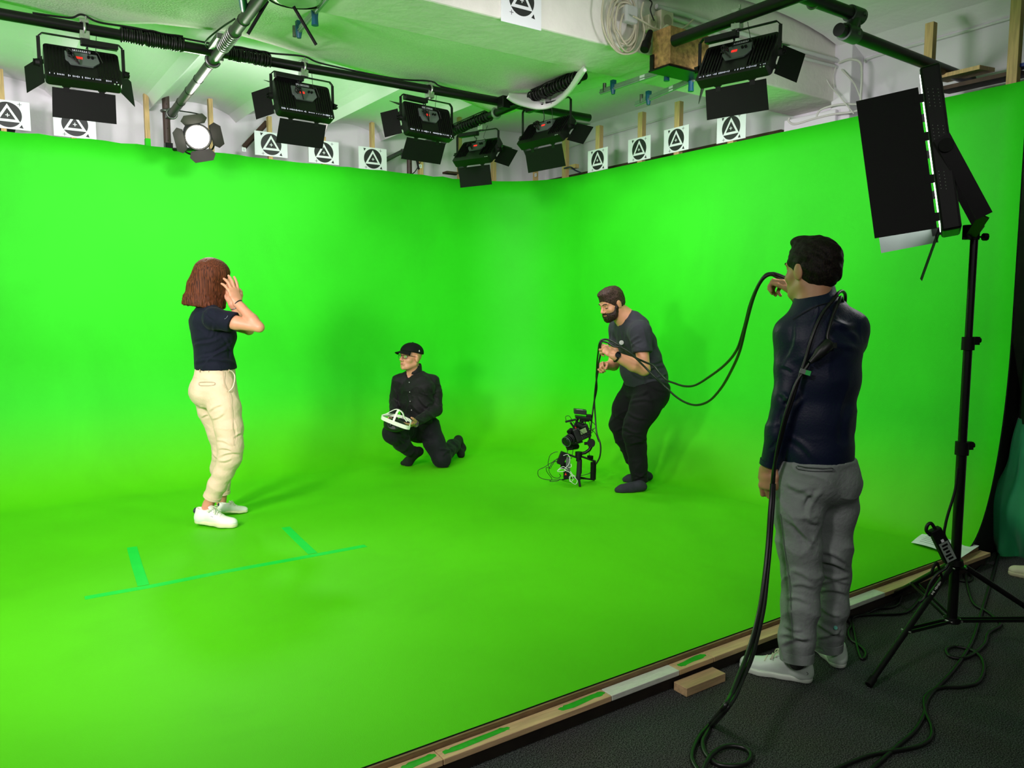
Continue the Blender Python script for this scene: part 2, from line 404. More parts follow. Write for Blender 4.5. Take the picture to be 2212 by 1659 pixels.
def shoe(par, heel, toe, z0, mats, L=None, side_in=None, laces=True, sc=1.0, name='sneaker', heeltab=None, pitch=0.0, ankle=None, h=.004):
    heel = np.array(heel, float); toe = np.array(toe, float); f = nrm(toe-heel); Lr = np.linalg.norm(toe-heel)
    r = np.cross(f, ZZ if abs(f[2]) < .9 else HF); F = Fr(heel, r, f); s = Lr/.29
    P2 = lambda x, y, z: F.o+(F.r*x+F.f*y+F.u*z)*s
    # sole: footprint swept
    sole = [pcone(P2(0,.036,.015), P2(0,.12,.015), .034*s, .033*s), pcone(P2(0,.12,.015), P2(.003,.2,.015), .033*s, .046*s), pcone(P2(.003,.2,.015), P2(0,.25,.015), .046*s, .038*s)]
    up = [pell(P2(0,.245,.028), np.array((.036,.042,.03))*s, F.ax()), plof(P2(.002,.2,.03), P2(0,.12,.05), .042*s, .032*s, .034*s, .042*s, F.r), plof(P2(0,.12,.05), P2(0,.05,.05), .034*s, .042*s, .031*s, .04*s, F.r),
          plof(P2(0,.05,.04), P2(0,.045,.085), .031*s, .042*s, .03*s, .038*s, F.r), pell(P2(0,.04,.035), np.array((.033,.038,.04))*s, F.ax())]
    root = sobj(name, up, mats[0], par, h=h, k=.025, subs=[(pell(P2(0,.058,.118), np.array((.032,.045,.036))*s, F.ax()), .006)], cuts=[(P2(0,0,.012), -F.u)])
    sobj('sole', sole, mats[1], root, h=h, k=.03, cuts=[(P2(0,0,.023), F.u), (P2(0,0,0.0), -F.u)])
    # tongue + laces
    tg = sobj('tongue', [plof(P2(0,.16,.07), P2(0,.105,.112), .024*s, .008*s, .027*s, .008*s, F.r)], mats[0], root, h=h, k=.01)
    if laces:
        lb = MB()
        for i in range(4):
            y = .185-.022*i; z = .068+.0125*i
            lb.tube(spline([P2(-.026,y,z-.008), P2(0,y-.006,z+.006), P2(.026,y,z-.008)], 5), .0028*s, 6)
        for sg in (-1, 1):
            lb.tube(spline([P2(0,.115,.112), P2(sg*.03,.135,.115), P2(sg*.045,.11,.092), P2(sg*.02,.112,.107)], 6), .0026*s, 6)
            lb.tube(spline([P2(0,.115,.112), P2(sg*.02,.145,.1), P2(sg*.038,.155,.078)], 6), .0026*s, 6)
        obj('laces', lb, mats[2], root)
    if heeltab is not None:
        sobj('heel_tab', [pell(P2(0,.006,.078), np.array((.024,.012,.02))*s, F.ax())], heeltab, root, h=h, k=.01)
    return root, P2, F
# ---------------------------------------------------------------- setting
YW, XW, ZT, YF, RC = 7.20, 5.20, 2.765, 2.185, .85      # back wall, right wall, top of the cyclorama, front edge, plan corner radius
GREEN = mat('chroma green paint', (.026, .62, .009), .62, var=.05, vscale=1.3, bump=.12, bscale=220, spec=.25, linear=True)
# add soft scuffs/roller marks to the paint
def paint_wear(m, sc=.9, dark=.82, lo=.47, hi=.66):
    nt = m.node_tree; b = nt.nodes['Principled BSDF']; src = b.inputs['Base Color'].links[0].from_socket
    tc = nt.nodes.new('ShaderNodeTexCoord'); mp = nt.nodes.new('ShaderNodeMapping'); mp.inputs['Scale'].default_value = (1, 1, .55)
    n = nt.nodes.new('ShaderNodeTexNoise'); n.inputs['Scale'].default_value = sc; n.inputs['Detail'].default_value = 9; n.inputs['Roughness'].default_value = .62; n.inputs['Distortion'].default_value = .8
    r = nt.nodes.new('ShaderNodeMapRange'); r.inputs['From Min'].default_value = lo; r.inputs['From Max'].default_value = hi
    mx = nt.nodes.new('ShaderNodeMix'); mx.data_type = 'RGBA'; mx.blend_type = 'MULTIPLY'; mx.inputs[7].default_value = (dark, dark, dark, 1)
    nt.links.new(tc.outputs['Object'], mp.inputs['Vector']); nt.links.new(mp.outputs['Vector'], n.inputs['Vector'])
    nt.links.new(n.outputs['Fac'], r.inputs['Value']); nt.links.new(r.outputs['Result'], mx.inputs[0]); nt.links.new(src, mx.inputs[6]); nt.links.new(mx.outputs[2], b.inputs['Base Color'])
paint_wear(GREEN, .8, .92)
PLASTER = mat('white ceiling plaster', (240, 239, 240), .85, var=.03, vscale=2, bump=.25, bscale=26, spec=.2)
PLASTER_R = mat('rough textured plaster', (232, 234, 224),   .9, var=.04, vscale=40, bump=.45, bscale=80, spec=.15)
WALLP = mat('room wall paint', (226, 224, 228), .85, var=.04, vscale=1.5, bump=.15, bscale=30, spec=.2)
BLACKM = mat('matt black', (7, 7, 7), .6, var=.1, spec=.25)
METALB = mat('black painted steel', (10, 10, 10), .4, var=.15, vscale=20, spec=.35)
METALG = mat('dull grey steel', (120, 122, 120), .38, .85, var=.15, vscale=30)
ZINC = mat('zinc plated clamp', (190, 192, 188), .32, .9, var=.15, vscale=40)
WOOD = mat('pale pine', (196, 164, 112), .65, var=.2, vscale=6, bump=.2, bscale=60, stretch=(14, 14, 1.2))
WOODH = mat('pine board along the edge', (196, 166, 122), .6, var=.2, vscale=5, bump=.2, bscale=50, stretch=(1.2, 16, 14))
DWOOD = mat('dark stained wood', (70, 50, 36), .7, var=.25, vscale=6, stretch=(3, 3, 1))
BROWN = mat('brown painted steel', (66, 48, 44), .5, var=.2, vscale=15)
def blend_floor_warmth(m, rgb, z0=.02, z1=.75):
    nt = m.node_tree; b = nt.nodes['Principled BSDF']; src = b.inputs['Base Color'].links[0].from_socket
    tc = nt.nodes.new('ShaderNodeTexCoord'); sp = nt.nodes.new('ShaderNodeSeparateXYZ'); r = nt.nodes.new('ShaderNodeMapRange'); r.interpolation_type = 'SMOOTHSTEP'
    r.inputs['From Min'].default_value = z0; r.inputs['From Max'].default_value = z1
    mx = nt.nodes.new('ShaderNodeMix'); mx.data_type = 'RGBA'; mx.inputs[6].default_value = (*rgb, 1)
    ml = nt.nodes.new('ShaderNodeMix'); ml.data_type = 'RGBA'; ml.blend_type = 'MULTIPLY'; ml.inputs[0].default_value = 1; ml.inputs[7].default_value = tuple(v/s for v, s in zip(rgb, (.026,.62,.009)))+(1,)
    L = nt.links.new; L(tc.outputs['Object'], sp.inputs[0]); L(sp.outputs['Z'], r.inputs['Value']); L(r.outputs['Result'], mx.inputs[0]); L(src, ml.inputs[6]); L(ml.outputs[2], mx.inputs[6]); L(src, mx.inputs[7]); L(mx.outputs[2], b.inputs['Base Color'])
blend_floor_warmth(GREEN, (.082, .55, .001))  # warmer light on the floor put into the paint as a yellower green
def build_cyc():
    XL = -2.6; a, b = .42, 1.3
    prof = [(1-math.sin(q), (1-math.cos(q))) for q in np.linspace(0, pi/2, 26)]+[(0, 1+t) for t in np.linspace(.1, 1, 10)]
    path = []
    N1, N2, N3 = 60, 24, 30
    for i in range(N1): path.append(('l', XL+(XW-RC-XL)*i/N1))
    for i in range(N2): path.append(('c', pi/2*i/N2))
    for i in range(N3+1): path.append(('r', YW-RC-(YW-RC-YF)*i/N3))
    rnd = random.Random(5); vs = []; fs = []; idx = []
    def pt(p, s):
        if p[0] == 'l': return (p[1], YW-s)
        if p[0] == 'r': return (XW-s, p[1])
        R = RC-s; return (XW-RC+R*math.sin(p[1]), YW-RC+R*math.cos(p[1]))
    nz = len(prof)
    def sz(p, s, z):
        k = 0 if p[0] != 'r' else min(1, max(0, 1-(p[1]-YF)/(YW-RC-YF)))
        A = .78+(a-.78)*k; B = 1.05+(b-1.05)*k
        return A*s, (B*z if z <= 1 else B+(ZT-B)*(z-1))
    for i, p in enumerate(path):
        for j, (s, z) in enumerate(prof):
            s, z = sz(p, s, z); x, y = pt(p, s)
            if j == nz-1 and p[0] == 'l': z += rnd.uniform(-.008, .006)
            vs.append((x, y, z))
    n = len(path)
    for i in range(n-1):
        for j in range(nz-1): fs.append((i*nz+j, i*nz+j+1, (i+1)*nz+j+1, (i+1)*nz+j))
    # outer skin (plywood back) 18 mm behind
    o = len(vs)
    for i, p in enumerate(path):
        for j, (s, z) in enumerate(prof):
            s, z = sz(p, s, z); x, y = pt(p, s-.018); vs.append((x, y, vs[i*nz+j][2]-(.012 if j < 6 else 0)))
    nf = len(fs)
    for i in range(n-1):
        for j in range(nz-1): fs.append((o+i*nz+j, o+(i+1)*nz+j, o+(i+1)*nz+j+1, o+i*nz+j+1))
        t = nz-1; fs.append((i*nz+t, o+i*nz+t, o+(i+1)*nz+t, (i+1)*nz+t))
    e = n-1
    for j in range(nz-1): fs.append((e*nz+j, o+e*nz+j, o+e*nz+j+1, e*nz+j+1))
    mb = MB(); mb.add(vs, fs, 0, True); mb.m = [0]*nf+[1]*(len(fs)-nf)
    for q in range(nf, len(fs)):
        if len([i for i in fs[q] if i < o]) == 2 and (q-nf) % nz == nz-1 and (q-nf)//nz < N1: mb.m[q] = 3
    # flat floor: inner loop of the cove closed along the front edge
    loop = [vs[i*nz] for i in range(n)]+[(XL, YF, 0)]
    mb.add(loop, [tuple(range(len(loop)))[::-1]], 0)
    low = [(x, y, -.018) for x, y, z in loop]; m = len(loop)
    mb.add([loop[m-2], loop[m-1], low[m-1], low[m-2]], [(0, 1, 2, 3)], 1)
    o_ = obj('green_screen_cyclorama', mb, [GREEN, mat('black painted edge of the screen', (10, 30, 8), .7), GREEN, mat('chipped white edge', (214,216,206), .8, var=.15, vscale=30)], loc=(1.3, 4.7, 0))
    tag(o_, 'bright green painted studio cyclorama with curved corner and coved floor', 'green screen')
    # white torn/chipped paint edge
build_cyc()
# carpet with speckle
CARP = mat('charcoal speckled carpet', (54, 55, 54), .95, var=0, spec=.1)
def carpet_nodes(m):
    nt = m.node_tree; b = nt.nodes['Principled BSDF']; tc = nt.nodes.new('ShaderNodeTexCoord')
    n = nt.nodes.new('ShaderNodeTexNoise'); n.inputs['Scale'].default_value = 210; n.inputs['Detail'].default_value = 4; n.inputs['Roughness'].default_value = .7
    r = nt.nodes.new('ShaderNodeValToRGB'); r.color_ramp.elements[0].position = .42; r.color_ramp.elements[1].position = .66
    r.color_ramp.elements[0].color = (*lin((20,22,21)), 1); r.color_ramp.elements[1].color = (*lin((122,128,122)), 1)
    n3 = nt.nodes.new('ShaderNodeTexNoise'); n3.inputs['Scale'].default_value = 3; n3.inputs['Detail'].default_value = 5
    mx = nt.nodes.new('ShaderNodeMix'); mx.data_type = 'RGBA'; mx.blend_type = 'MULTIPLY'; mx.inputs[0].default_value = .35
    bp = nt.nodes.new('ShaderNodeBump'); bp.inputs['Strength'].default_value = .8; bp.inputs['Distance'].default_value = .006
    L = nt.links.new; L(tc.outputs['Object'], n.inputs['Vector']); L(tc.outputs['Object'], n3.inputs['Vector']); L(n.outputs['Fac'], r.inputs['Fac'])
    L(r.outputs['Color'], mx.inputs[6]); L(n3.outputs['Color'], mx.inputs[7]); L(mx.outputs[2], b.inputs['Base Color']); L(n.outputs['Fac'], bp.inputs['Height']); L(bp.outputs['Normal'], b.inputs['Normal'])
carpet_nodes(CARP)
def struct(name, mb, m, **k): o = obj(name, mb, m, **k); tag(o, kind='structure'); return o
struct('floor', MB().box((1.6, 2.6, -.15), (9.2, 10.6, .1)), CARP)
struct('wall_back', MB().box((1.6, 7.62, 1.65), (9.2, .14, 3.6)).prism([(0,0),(.05,.05),(.1,.04),(.13,-.03),(.15,-.09),(.12,-.2),(.02,-.22)], (.27,7.548,3.02), V3(1,0,0), ZZ, V3(0,-1,0), .002, 1), [WALLP, BLACKM])
struct('wall_right', MB().box((5.77, 2.6, 1.65), (.14, 10.1, 3.6)), WALLP)
struct('wall_left', MB().box((-2.95, 2.6, 1.65), (.1, 10.1, 3.6)), mat('dark drape wall', (40,40,42), .9))
# ceiling: shallow brick-vault caps running away from the beam
def ceiling():
    mb = MB()
    def caps(xs, y0, y1, zs, rise, ny=2, z_back=None):
        vs = []; fs = []
        prof = []
        for i in range(len(xs)-1):
            K = 12
            for k in range(K): t = k/K; prof.append((xs[i]+(xs[i+1]-xs[i])*t, zs+rise*(1-(2*t-1)**2)**.62))
        prof.append((xs[-1], zs))
        ys = np.linspace(y0, y1, ny)
        for y in ys:
            for x, z in prof: vs.append((x, y, z))
        m = len(prof)
        for j in range(ny-1):
            for i in range(m-1): fs.append((j*m+i, j*m+i+1, (j+1)*m+i+1, (j+1)*m+i))
        mb.add(vs, fs, 0, False)
    caps([-2.95,-1.9,-1.05,-.12,.68,1.38,2.13,2.86,3.58], 4.1, 7.56, 3.12, .13)
    # flat higher field on the right with a sloped haunch
    mb.add([(3.58,4.1,3.12),(3.58,7.56,3.12),(3.9,7.56,3.4),(3.9,4.1,3.4),(5.72,7.56,3.42),(5.72,4.1,3.42)], [(0,1,2,3),(3,2,4,5)], 0)
    # near bay, wider groin caps
    caps([-2.95,-1.3,.3,1.9,3.5,5.72], -2.6, 3.66, 3.31, .2)
    mb.add([(-3,-2.7,3.7),(5.8,-2.7,3.7),(5.8,7.7,3.7),(-3,7.7,3.7)], [(0,1,2,3)], 0)
    struct('ceiling', mb, PLASTER)
ceiling()
beam = struct('trim_1', MB().box((1.4, 3.92, 3.32), (8.6, .48, .64)), mat('painted concrete beam', (228,226,218), .85, var=.05, vscale=6, bump=.5, bscale=18), bevel=.012)
struct('trim_2', MB().box((5.62, 3.62, 1.6), (.16, .16, 3.7)), WALLP, bevel=.008)
struct('trim_3', MB().box((5.665, 5.86, 2.82), (.07, 3.3, .16)).box((5.62,5.86,2.735),(.05,3.3,.03)), DWOOD, bevel=.006)
struct('trim_4', MB().box((5.6, 3.86, 2.86), (.2, .46, .14)), WALLP, bevel=.01)
# suspended sheet under the vault with a sagging torn corner
def sheet():
    NX, NY = 70, 16; vs = []; x0, x1 = -2.5, 4.12
    def edge(x):
        pts = [(-2.5,5.0),(.3,5.25),(.68,5.35),(1.0,5.12),(1.38,5.02),(1.7,5.1),(2.05,5.22),(2.65,5.38),(3.3,5.5),(3.6,5.42),(3.85,5.05),(4.02,4.6),(4.12,4.2)]
        return float(np.interp(x, [p[0] for p in pts], [p[1] for p in pts]))
    for i in range(NX+1):
        x = x0+(x1-x0)*i/NX; ye = edge(x)
        for j in range(NY+1):
            t = j/NY; y = 4.13+(ye-4.13)*t
            z = 3.015+.075*math.sin(min(1, t*1.3)*pi/2)
            sag = max(0, 1-abs(x-3.62)/.42); z -= .13*sag**1.3*t**3
            vs.append((x, y, z))
    fs = [(i*(NY+1)+j, (i+1)*(NY+1)+j, (i+1)*(NY+1)+j+1, i*(NY+1)+j+1) for i in range(NX) for j in range(NY)]
    mb = MB(); mb.add(vs, fs, 0, True)
    o = obj('ceiling_sheet', mb, PLASTER_R, loc=(.8, 4.6, 3.1)); s = o.modifiers.new('thick', 'SOLIDIFY'); s.thickness = .022; s.offset = 1
    tag(o, 'pale rough textured ceiling lining sheet with a sagging torn corner by the pipes', 'ceiling panel')
sheet()
def lip():
    A = [(1098,208),(1110,217),(1130,225),(1160,232),(1188,229),(1212,214),(1236,188),(1262,149)]; B = [(1100,206),(1115,206),(1135,205.5),(1160,205),(1185,204.5),(1205,203),(1226,184),(1259,148)]
    a = spline([onz(x,y,2.885) for x,y in A], 5); b = spline([onz(x,y,3.025) for x,y in B], 5); mb = MB(); n = len(a); vs = []
    for p, q in zip(a, b):
        for k in range(5): t = k/4; vs.append(p+(q-p)*t+ZZ*.02*math.sin(pi*t*.5)-ZZ*.0)
    mb.add(vs, [(i*5+k, (i+1)*5+k, (i+1)*5+k+1, i*5+k+1) for i in range(n-1) for k in range(4)], 0, True)
    o = obj('hanging_lining_flap', mb, PLASTER); s = o.modifiers.new('thick', 'SOLIDIFY'); s.thickness = .018; tag(o, 'pale curled flap of ceiling lining sagging under the cable wrapped pipe', 'ceiling panel')
lip()
# front edge of the stage: lip, long boards
def edge_boards():
    def bX(px):
        xs = np.linspace(-.5, 5, 2800); P = np.stack([xs, xs*0+2.137, xs*0-.02], 1)-CAMP; q = CXP+FP*(P@RT)/(P@FW); return float(np.interp(px, q, xs))
    cuts = [-2.6, bX(948), bX(1310), bX(1456), bX(1530), bX(1740), bX(1900), 4.93]
    GP = mat('green paint smear', (30,165,22), .5, var=.15, vscale=60); WP = mat('worn white painted board', (206,210,196), .55, var=.12, vscale=30, stretch=(1,8,8))
    names = ['raw pine', 'raw pine', 'white painted', 'raw pine', 'raw pine', 'white painted', 'pale pine']
    lab = ['raw pine board at the near end of the stage edge with green smears', 'raw pine board of the stage edge with a long green paint smear', 'white painted board in the stage edge with green speckles',
           'short raw pine board with a green smear right of the white board', 'raw pine stage edge board behind the sneakers of the standing man', 'whitish worn board of the stage edge by the light stand', 'pale pine board with a green patch at the far stage edge']
    for i in range(7):
        mm = WP if i in (2, 5) else WOODH
        mb = MB().box(((cuts[i]+cuts[i+1])/2, 2.137, -.031), (cuts[i+1]-cuts[i]-.003, .062, .022))
        o = obj('edge_board', mb, mm, bevel=.002); tag(o, lab[i], 'board', 'boards along the front edge of the stage')
        pat = {0: [(bX(868),bX(943))], 3: [(bX(1464),bX(1526))], 6: [(bX(2025),bX(2075))]}.get(i, [])
        if i == 1: pat = [(bX(955),bX(1102)), (bX(1207),bX(1308))]
        for a, b in pat:
            r = random.Random(int(a*100)); pl = []
            for k in range(28):
                t = k/28*2*pi; c_, s_ = math.cos(t), math.sin(t); pl.append(((a+b)/2+math.copysign(abs(c_)**.45, c_)*(b-a)/2*(1+r.uniform(-.05,.02)), 2.14+math.copysign(abs(s_)**.6, s_)*.016*(1+r.uniform(-.3,.15))+.004*math.sin(3*c_)))
            obj('paint_smear', MB().prism(pl, (0,0,-.0199), V3(1,0,0), V3(0,1,0), ZZ, .0006), GP, o, label='bright green paint smear')
    t = obj('edge_lip', MB().box((1.17, 2.176, -.016), (7.5, .009, .026)), mat('weathered edge strip', (120,96,62), .7, var=.3, vscale=20, stretch=(1,10,10))); tag(t, 'thin brown wooden strip between the green floor and the edge boards', 'strip')
    t = obj('edge_joist', MB().box((1.17, 2.165, -.072), (7.5, .075, .052)), mat('dark joist', (42,34,24), .8, var=.3, vscale=12)); tag(t, 'dark long joist carrying the stage edge above the carpet', 'joist')
edge_boards()
o = obj('wooden_block', MB().box((2.37, 2.075, -.08), (.23, .07, .036), None), WOODH, bevel=.002); tag(o, 'short pine block lying on the carpet under the stage edge near the sneaker toe', 'wooden block')
# dark side panel closing the end of the green wall
def side_panel():
    a, b = .42, 1.3; pl = [(XW-.018 - a*(1-math.sqrt(max(0, 1-((b-z)/b)**2)))+.03, z) for z in np.linspace(-.08, b, 14) if True]
    pl = [(min(XW+.012, x), z) for x, z in pl]+[(XW+.012, ZT-.02), (XW+.06, ZT-.02), (XW+.06, 1.3), (5.45, .9), (5.45, -.1), (4.75, -.1)]
    o = obj('side_panel', MB().prism(pl, (0, 2.215, 0), V3(1,0,0), ZZ, V3(0,1,0), .015), mat('black side board', (10,12,10), .8), loc=(5.2,2.2,-.1)); tag(o, 'black board closing the curved end of the green wall at the right', 'panel')
side_panel()
# tapes on the stage floor
TAPE = mat('mint green gaffer tape', (.006,.60,.05), .5, var=.04, linear=True, spec=.3)
def tape(px, w, lab, wobble=0):
    P = [onz(x, y, .0) for x, y in px]; mb = MB(); vs = []
    for i, p in enumerate(P):
        d = nrm(P[min(i+1, len(P)-1)]-P[max(i-1, 0)]); s = np.cross(ZZ, d); vs += [p+s*w/2+ZZ*.0012, p-s*w/2+ZZ*.0012]
    n = len(vs); vs += [v-ZZ*.001 for v in vs]
    fs = [(2*i, 2*i+1, 2*i+3, 2*i+2) for i in range(len(P)-1)]+[(2*i, 2*i+2, n+2*i+2, n+2*i) for i in range(len(P)-1)]+[(2*i+1, n+2*i+1, n+2*i+3, 2*i+3) for i in range(len(P)-1)]
    mb.add(vs, fs); o = obj('tape_strip', mb, TAPE); tag(o, lab, 'tape')
tape([(183,1292),(330,1266),(480,1236),(640,1207),(790,1179)], .05, 'long mint green tape line laid across the green stage floor')
tape([(285,1182),(296,1222),(310,1265)], .055, 'short mint green tape strip at the left end of the long tape line')
tape([(617,1139),(640,1162),(676,1196)], .055, 'short mint green tape strip near the right end of the long tape line')
# ---------------------------------------------------------------- tracking marker boards
WB = mat('white marker board', (232,236,240), .45, var=.01); BK = mat('marker print black', (34,34,36), .5, var=.02)
def marker(c, u, v, n, lab, w=.297, h=.212, group='tracking marker boards'):
    """c: top centre, u: right, v: up, n: towards the viewer"""
    c = np.asarray(c, float); s = w/.297; cc = c-v*.107*s
    mb = MB(); mb.box(c-v*h/2-n*.003, (w, h, .006), (u, v, n))
    P = lambda pl, k, m: mb.prism(pl, cc+n*k, u, v, n, .0006, m)
    P([(math.cos(2*pi*i/40)*.094*s, math.sin(2*pi*i/40)*.094*s) for i in range(40)], 0, 1)
    def tri(k): return [(-.082*k*s, (-.05*k-.002)*s), (.082*k*s, (-.05*k-.002)*s), (0, (.084*k-.002)*s)]
    P(tri(1.0), .0008, 0); P(tri(.62), .0016, 1)
    def plus(x, y, L, t, m, k): P([(x-L, y-t), (x+L, y-t), (x+L, y+t), (x-L, y+t)], k, m); P([(x-t, y-L), (x+t, y-L), (x+t, y+L), (x-t, y+L)], k+.0001, m)
    plus(0, -.004*s, .014*s, .0028*s, 0, .0024); plus(.082*s, .084*s, .014*s, .0016*s, 1, .0002); plus(-.075*s, -.086*s if h > .2 else -.08*s, .014*s, .0016*s, 1, .0002)
    P([(-.098*s, .095*s), (-.07*s, .093*s), (-.09*s, .068*s)], .0002, 1); P([(.1*s, -.094*s), (.072*s, -.09*s), (.09*s, -.066*s)], .0002, 1)
    o = obj('marker_board', mb, [WB, BK]); tag(o, lab, 'marker board', group); return o
X1, Y1 = V3(1,0,0), V3(0,1,0)
YB = YW+.026; XB = XW+.026
for x, y, lab in [(14,216,'marker board with circle and triangle cut off by the left picture edge'), (160,238,'leftmost fully visible circle and triangle marker board above the green wall'),
                  (585,286,'circle and triangle marker board left in the group of three above the back wall'), (699,304,'middle circle and triangle marker board in the group of three under the lamp'), (805,319,'marker board of the back wall nearest to the corner')]:
    marker(ony(x, y, YB), X1, ZZ, -Y1, lab)
for x, y, lab in [(1291,322,'circle and triangle marker board on the right wall nearest to the corner'), (1381,297,'second circle and triangle marker board from the corner on the right wall'),
                  (1461,275,'third circle and triangle marker board from the corner on the right wall'), (1580,247,'largest marker board above the right green wall, beside the hanging beam')]:
    marker(onx(x, y, XB), -Y1, ZZ, -X1, lab)
marker(ony(1127, -40, 3.674), X1, ZZ, -Y1, 'circle and triangle marker board on the white beam, cut by the top of the picture', w=.27, h=.235)
# ---------------------------------------------------------------- wooden studs behind the walls
def stud(px, ptop, lab, wall='b', w=.036, zb=0.0, green=False, off=.057):
    if wall == 'b': p = ony(px, ptop, YW+off); d = (w, .05)
    else: p = onx(px, ptop, XW+off); d = (.05, w)
    mb = MB().box((p[0], p[1], (p[2]+zb)/2), (d[0], d[1], p[2]-zb)); o = obj('wooden_stud', mb, WOOD, bevel=.002); tag(o, lab, 'wooden stud', 'pine studs behind the green walls')
    if green: obj('green_paint', MB().box((p[0]-.001, p[1]-.001, ZT+.02), (d[0]+.003, d[1]+.003, .09)), GREEN, o, label='green painted lower end')
for x, y, lab, k in [(0,150,'pine stud at the left picture edge above the back wall',{}),(155,222,'pine stud behind the leftmost full marker board',{}),(314,195,'tall pine stud with a green painted foot beside the brown post',dict(green=True)),(453,214,'pine stud right behind the glowing spotlight',{}),
                  (581,252,'pine stud behind the left board of the three markers',{}),(698,296,'short pine stud behind the middle marker board',{}),(803,265,'pine stud above the marker board nearest to the corner',{}),(908,325,'pine stud with a green spot under the third lamp',dict(w=.042)),
                  (992,240,'pine stud seen between two lamps near the corner',{}),(1066,345,'pine stud in the corner right of the low tilted lamp',dict(w=.042))]:
    stud(x, y, lab, **k)
for x, y, lab, k in [(1157,330,'pine stud with a small white tag in the corner',{}),(1222,296,'pine stud with blue strap and side peg in the corner',dict(w=.06)),(1295,272,'pine stud above the first marker board of the right wall',dict(w=.06)),(1387,243,'tall pine stud above the second marker board of the right wall',dict(w=.06)),
                  (1467,220,'tall pine stud above the third marker board of the right wall',dict(w=.06)),(1584,226,'pine stud behind the largest marker board of the right wall',dict(w=.06)),(2012,50,'tall pine stud behind the stand light on the right wall',dict(w=.055)),(2203,-60,'thick pine stud with a blue band at the right picture edge',dict(w=.06))]:
    stud(x, y, lab, 'r', **k)
o = obj('diagonal_brace', MB().bar(ony(577,264,7.30), ony(527,318,7.5), .03, .04), DWOOD, bevel=.002); tag(o, 'brown diagonal timber brace left of the three markers', 'brace')
def note(c, u, n, lab):
    mb = MB().box(c, (.035, .002, .035), (u, n, ZZ)); 
    for i in range(3): mb.box(np.array(c)-n*.0012+ZZ*(.008-.008*i), (.018, .0006, .003), (u, n, ZZ), 1)
    o = obj('paper_tag', mb, [WB, BK]); tag(o, lab, 'paper tag')
note(ony(527,323,7.231), X1, Y1, 'tiny white paper tag hanging below the brown brace')
note(onx(1157,378,XW+.031), -Y1, X1, 'tiny white paper tag on the pine stud in the corner')
note(ony(908,359,7.231), X1, Y1, 'tiny white paper tag on the stud with the green spot')
o = obj('blue_band', MB().box(onx(2206,144,5.3), (.08,.075,.02)), mat('blue strap', (24,48,130), .6)); tag(o, 'blue band around the thick stud at the right picture edge', 'strap')
o = obj('blue_strap', MB().tube(spline([onx(1218,364,5.2), onx(1232,361,5.24), onx(1243,368,5.3), onx(1255,373,5.35)],5),.008,6), mat('dark blue strap', (30,40,60), .5)); tag(o, 'dark blue strap end on the stud in the corner', 'strap')
o = obj('wooden_peg', MB().box(onx(1240,360,5.3), (.05,.1,.04)), WOOD); tag(o, 'small pine peg sticking out beside the corner stud', 'wooden peg')
# electrical box on wall
o = obj('junction_box', MB().box(onx(1212,323,5.66), (.06,.09,.1)), mat('grey plastic box', (120,126,124), .5), bevel=.006); tag(o, 'small grey junction box on the wall in the corner', 'junction box')
# conduits
CON = mat('white pvc conduit', (214,216,214), .45, var=.03)
cable('conduit_pipe', [onx(x,y,5.67) for x,y in [(1180,335),(1300,295),(1400,266),(1500,236),(1700,185),(1830,150)]], .01, CON, label='thin white conduit running high along the right room wall', cat='conduit')
cable('conduit_pipe', [onx(x,y,5.67) for x,y in [(1868,135),(1880,125),(1960,102),(2050,78),(2130,55),(2230,26)]], .01, CON, label='thin white conduit on the wall behind the black pipe at upper right', cat='conduit')
for (a, b, lab) in [([(1418,14),(1500,38),(1600,72),(1700,101),(1810,132)],.016,'thick white conduit along the upper edge of the beam'),([(1425,30),(1520,62),(1600,88),(1700,116),(1812,146)],.011,'slim white conduit just below the thick one on the beam')]:
    cable('conduit_pipe', [ony(x,y,3.655) for x,y in a], b, CON, label=lab, cat='conduit')
CW = mat('white cable', (206,206,198), .5, var=.03)
def wire(px, X, r, lab, m=CW, cat='cable'): cable('wire', [onx(x,y,X) for x,y in px], r, m, label=lab, cat=cat)
wire([(1812,136),(1835,128),(1858,135),(1862,160),(1860,200),(1856,235),(1835,243),(1800,247),(1760,256),(1718,268),(1704,262),(1706,254)], 5.5, .009, 'white pipe loop bending down the column above the green wall', cat='conduit')
wire([(1818,150),(1845,180),(1860,215),(1866,232)], 5.5, .006, 'white cable sagging down the column')
wire([(1700,112),(1730,122),(1770,132),(1775,140),(1790,180),(1815,210),(1845,246)], 5.45, .005, 'white cable crossing diagonally in front of the beam end')
wire([(1705,118),(1740,135),(1772,133),(1760,122),(1740,115)], 5.5, .004, 'white cable loop strapped under the conduits')
wire([(1806,144),(1800,165),(1802,188)], 5.5, .004, 'short white wire hanging beside the column')
wire([(1764,252),(1772,238),(1800,228),(1830,225),(1858,226)], 5.5, .008, 'grey bent pipe crossing the foot of the column', cat='conduit')
LAMPS = []
RED = mat('red led display', (255, 40, 30), .4, var=0, emit=(255, 50, 40), estr=3.0)
SLOT = mat('light leaking from vents', (235, 235, 255), .4, var=0, emit=(225, 225, 255), estr=1.0)
LEDM = mat('lit led face', (255, 255, 255), .4, var=0, emit=(240, 255, 240), estr=14.0)
PANELG = mat('grey control plate', (92, 102, 98), .5, var=.05)
RUB = mat('black cable', (13, 13, 13), .45, var=.05, spec=.4)
def lamp_frame(yaw, tilt):
    n = V3(math.sin(yaw)*math.cos(tilt), math.cos(yaw)*math.cos(tilt), -math.sin(tilt)); u = V3(math.cos(yaw), -math.sin(yaw), 0); return u, np.cross(u, n), n
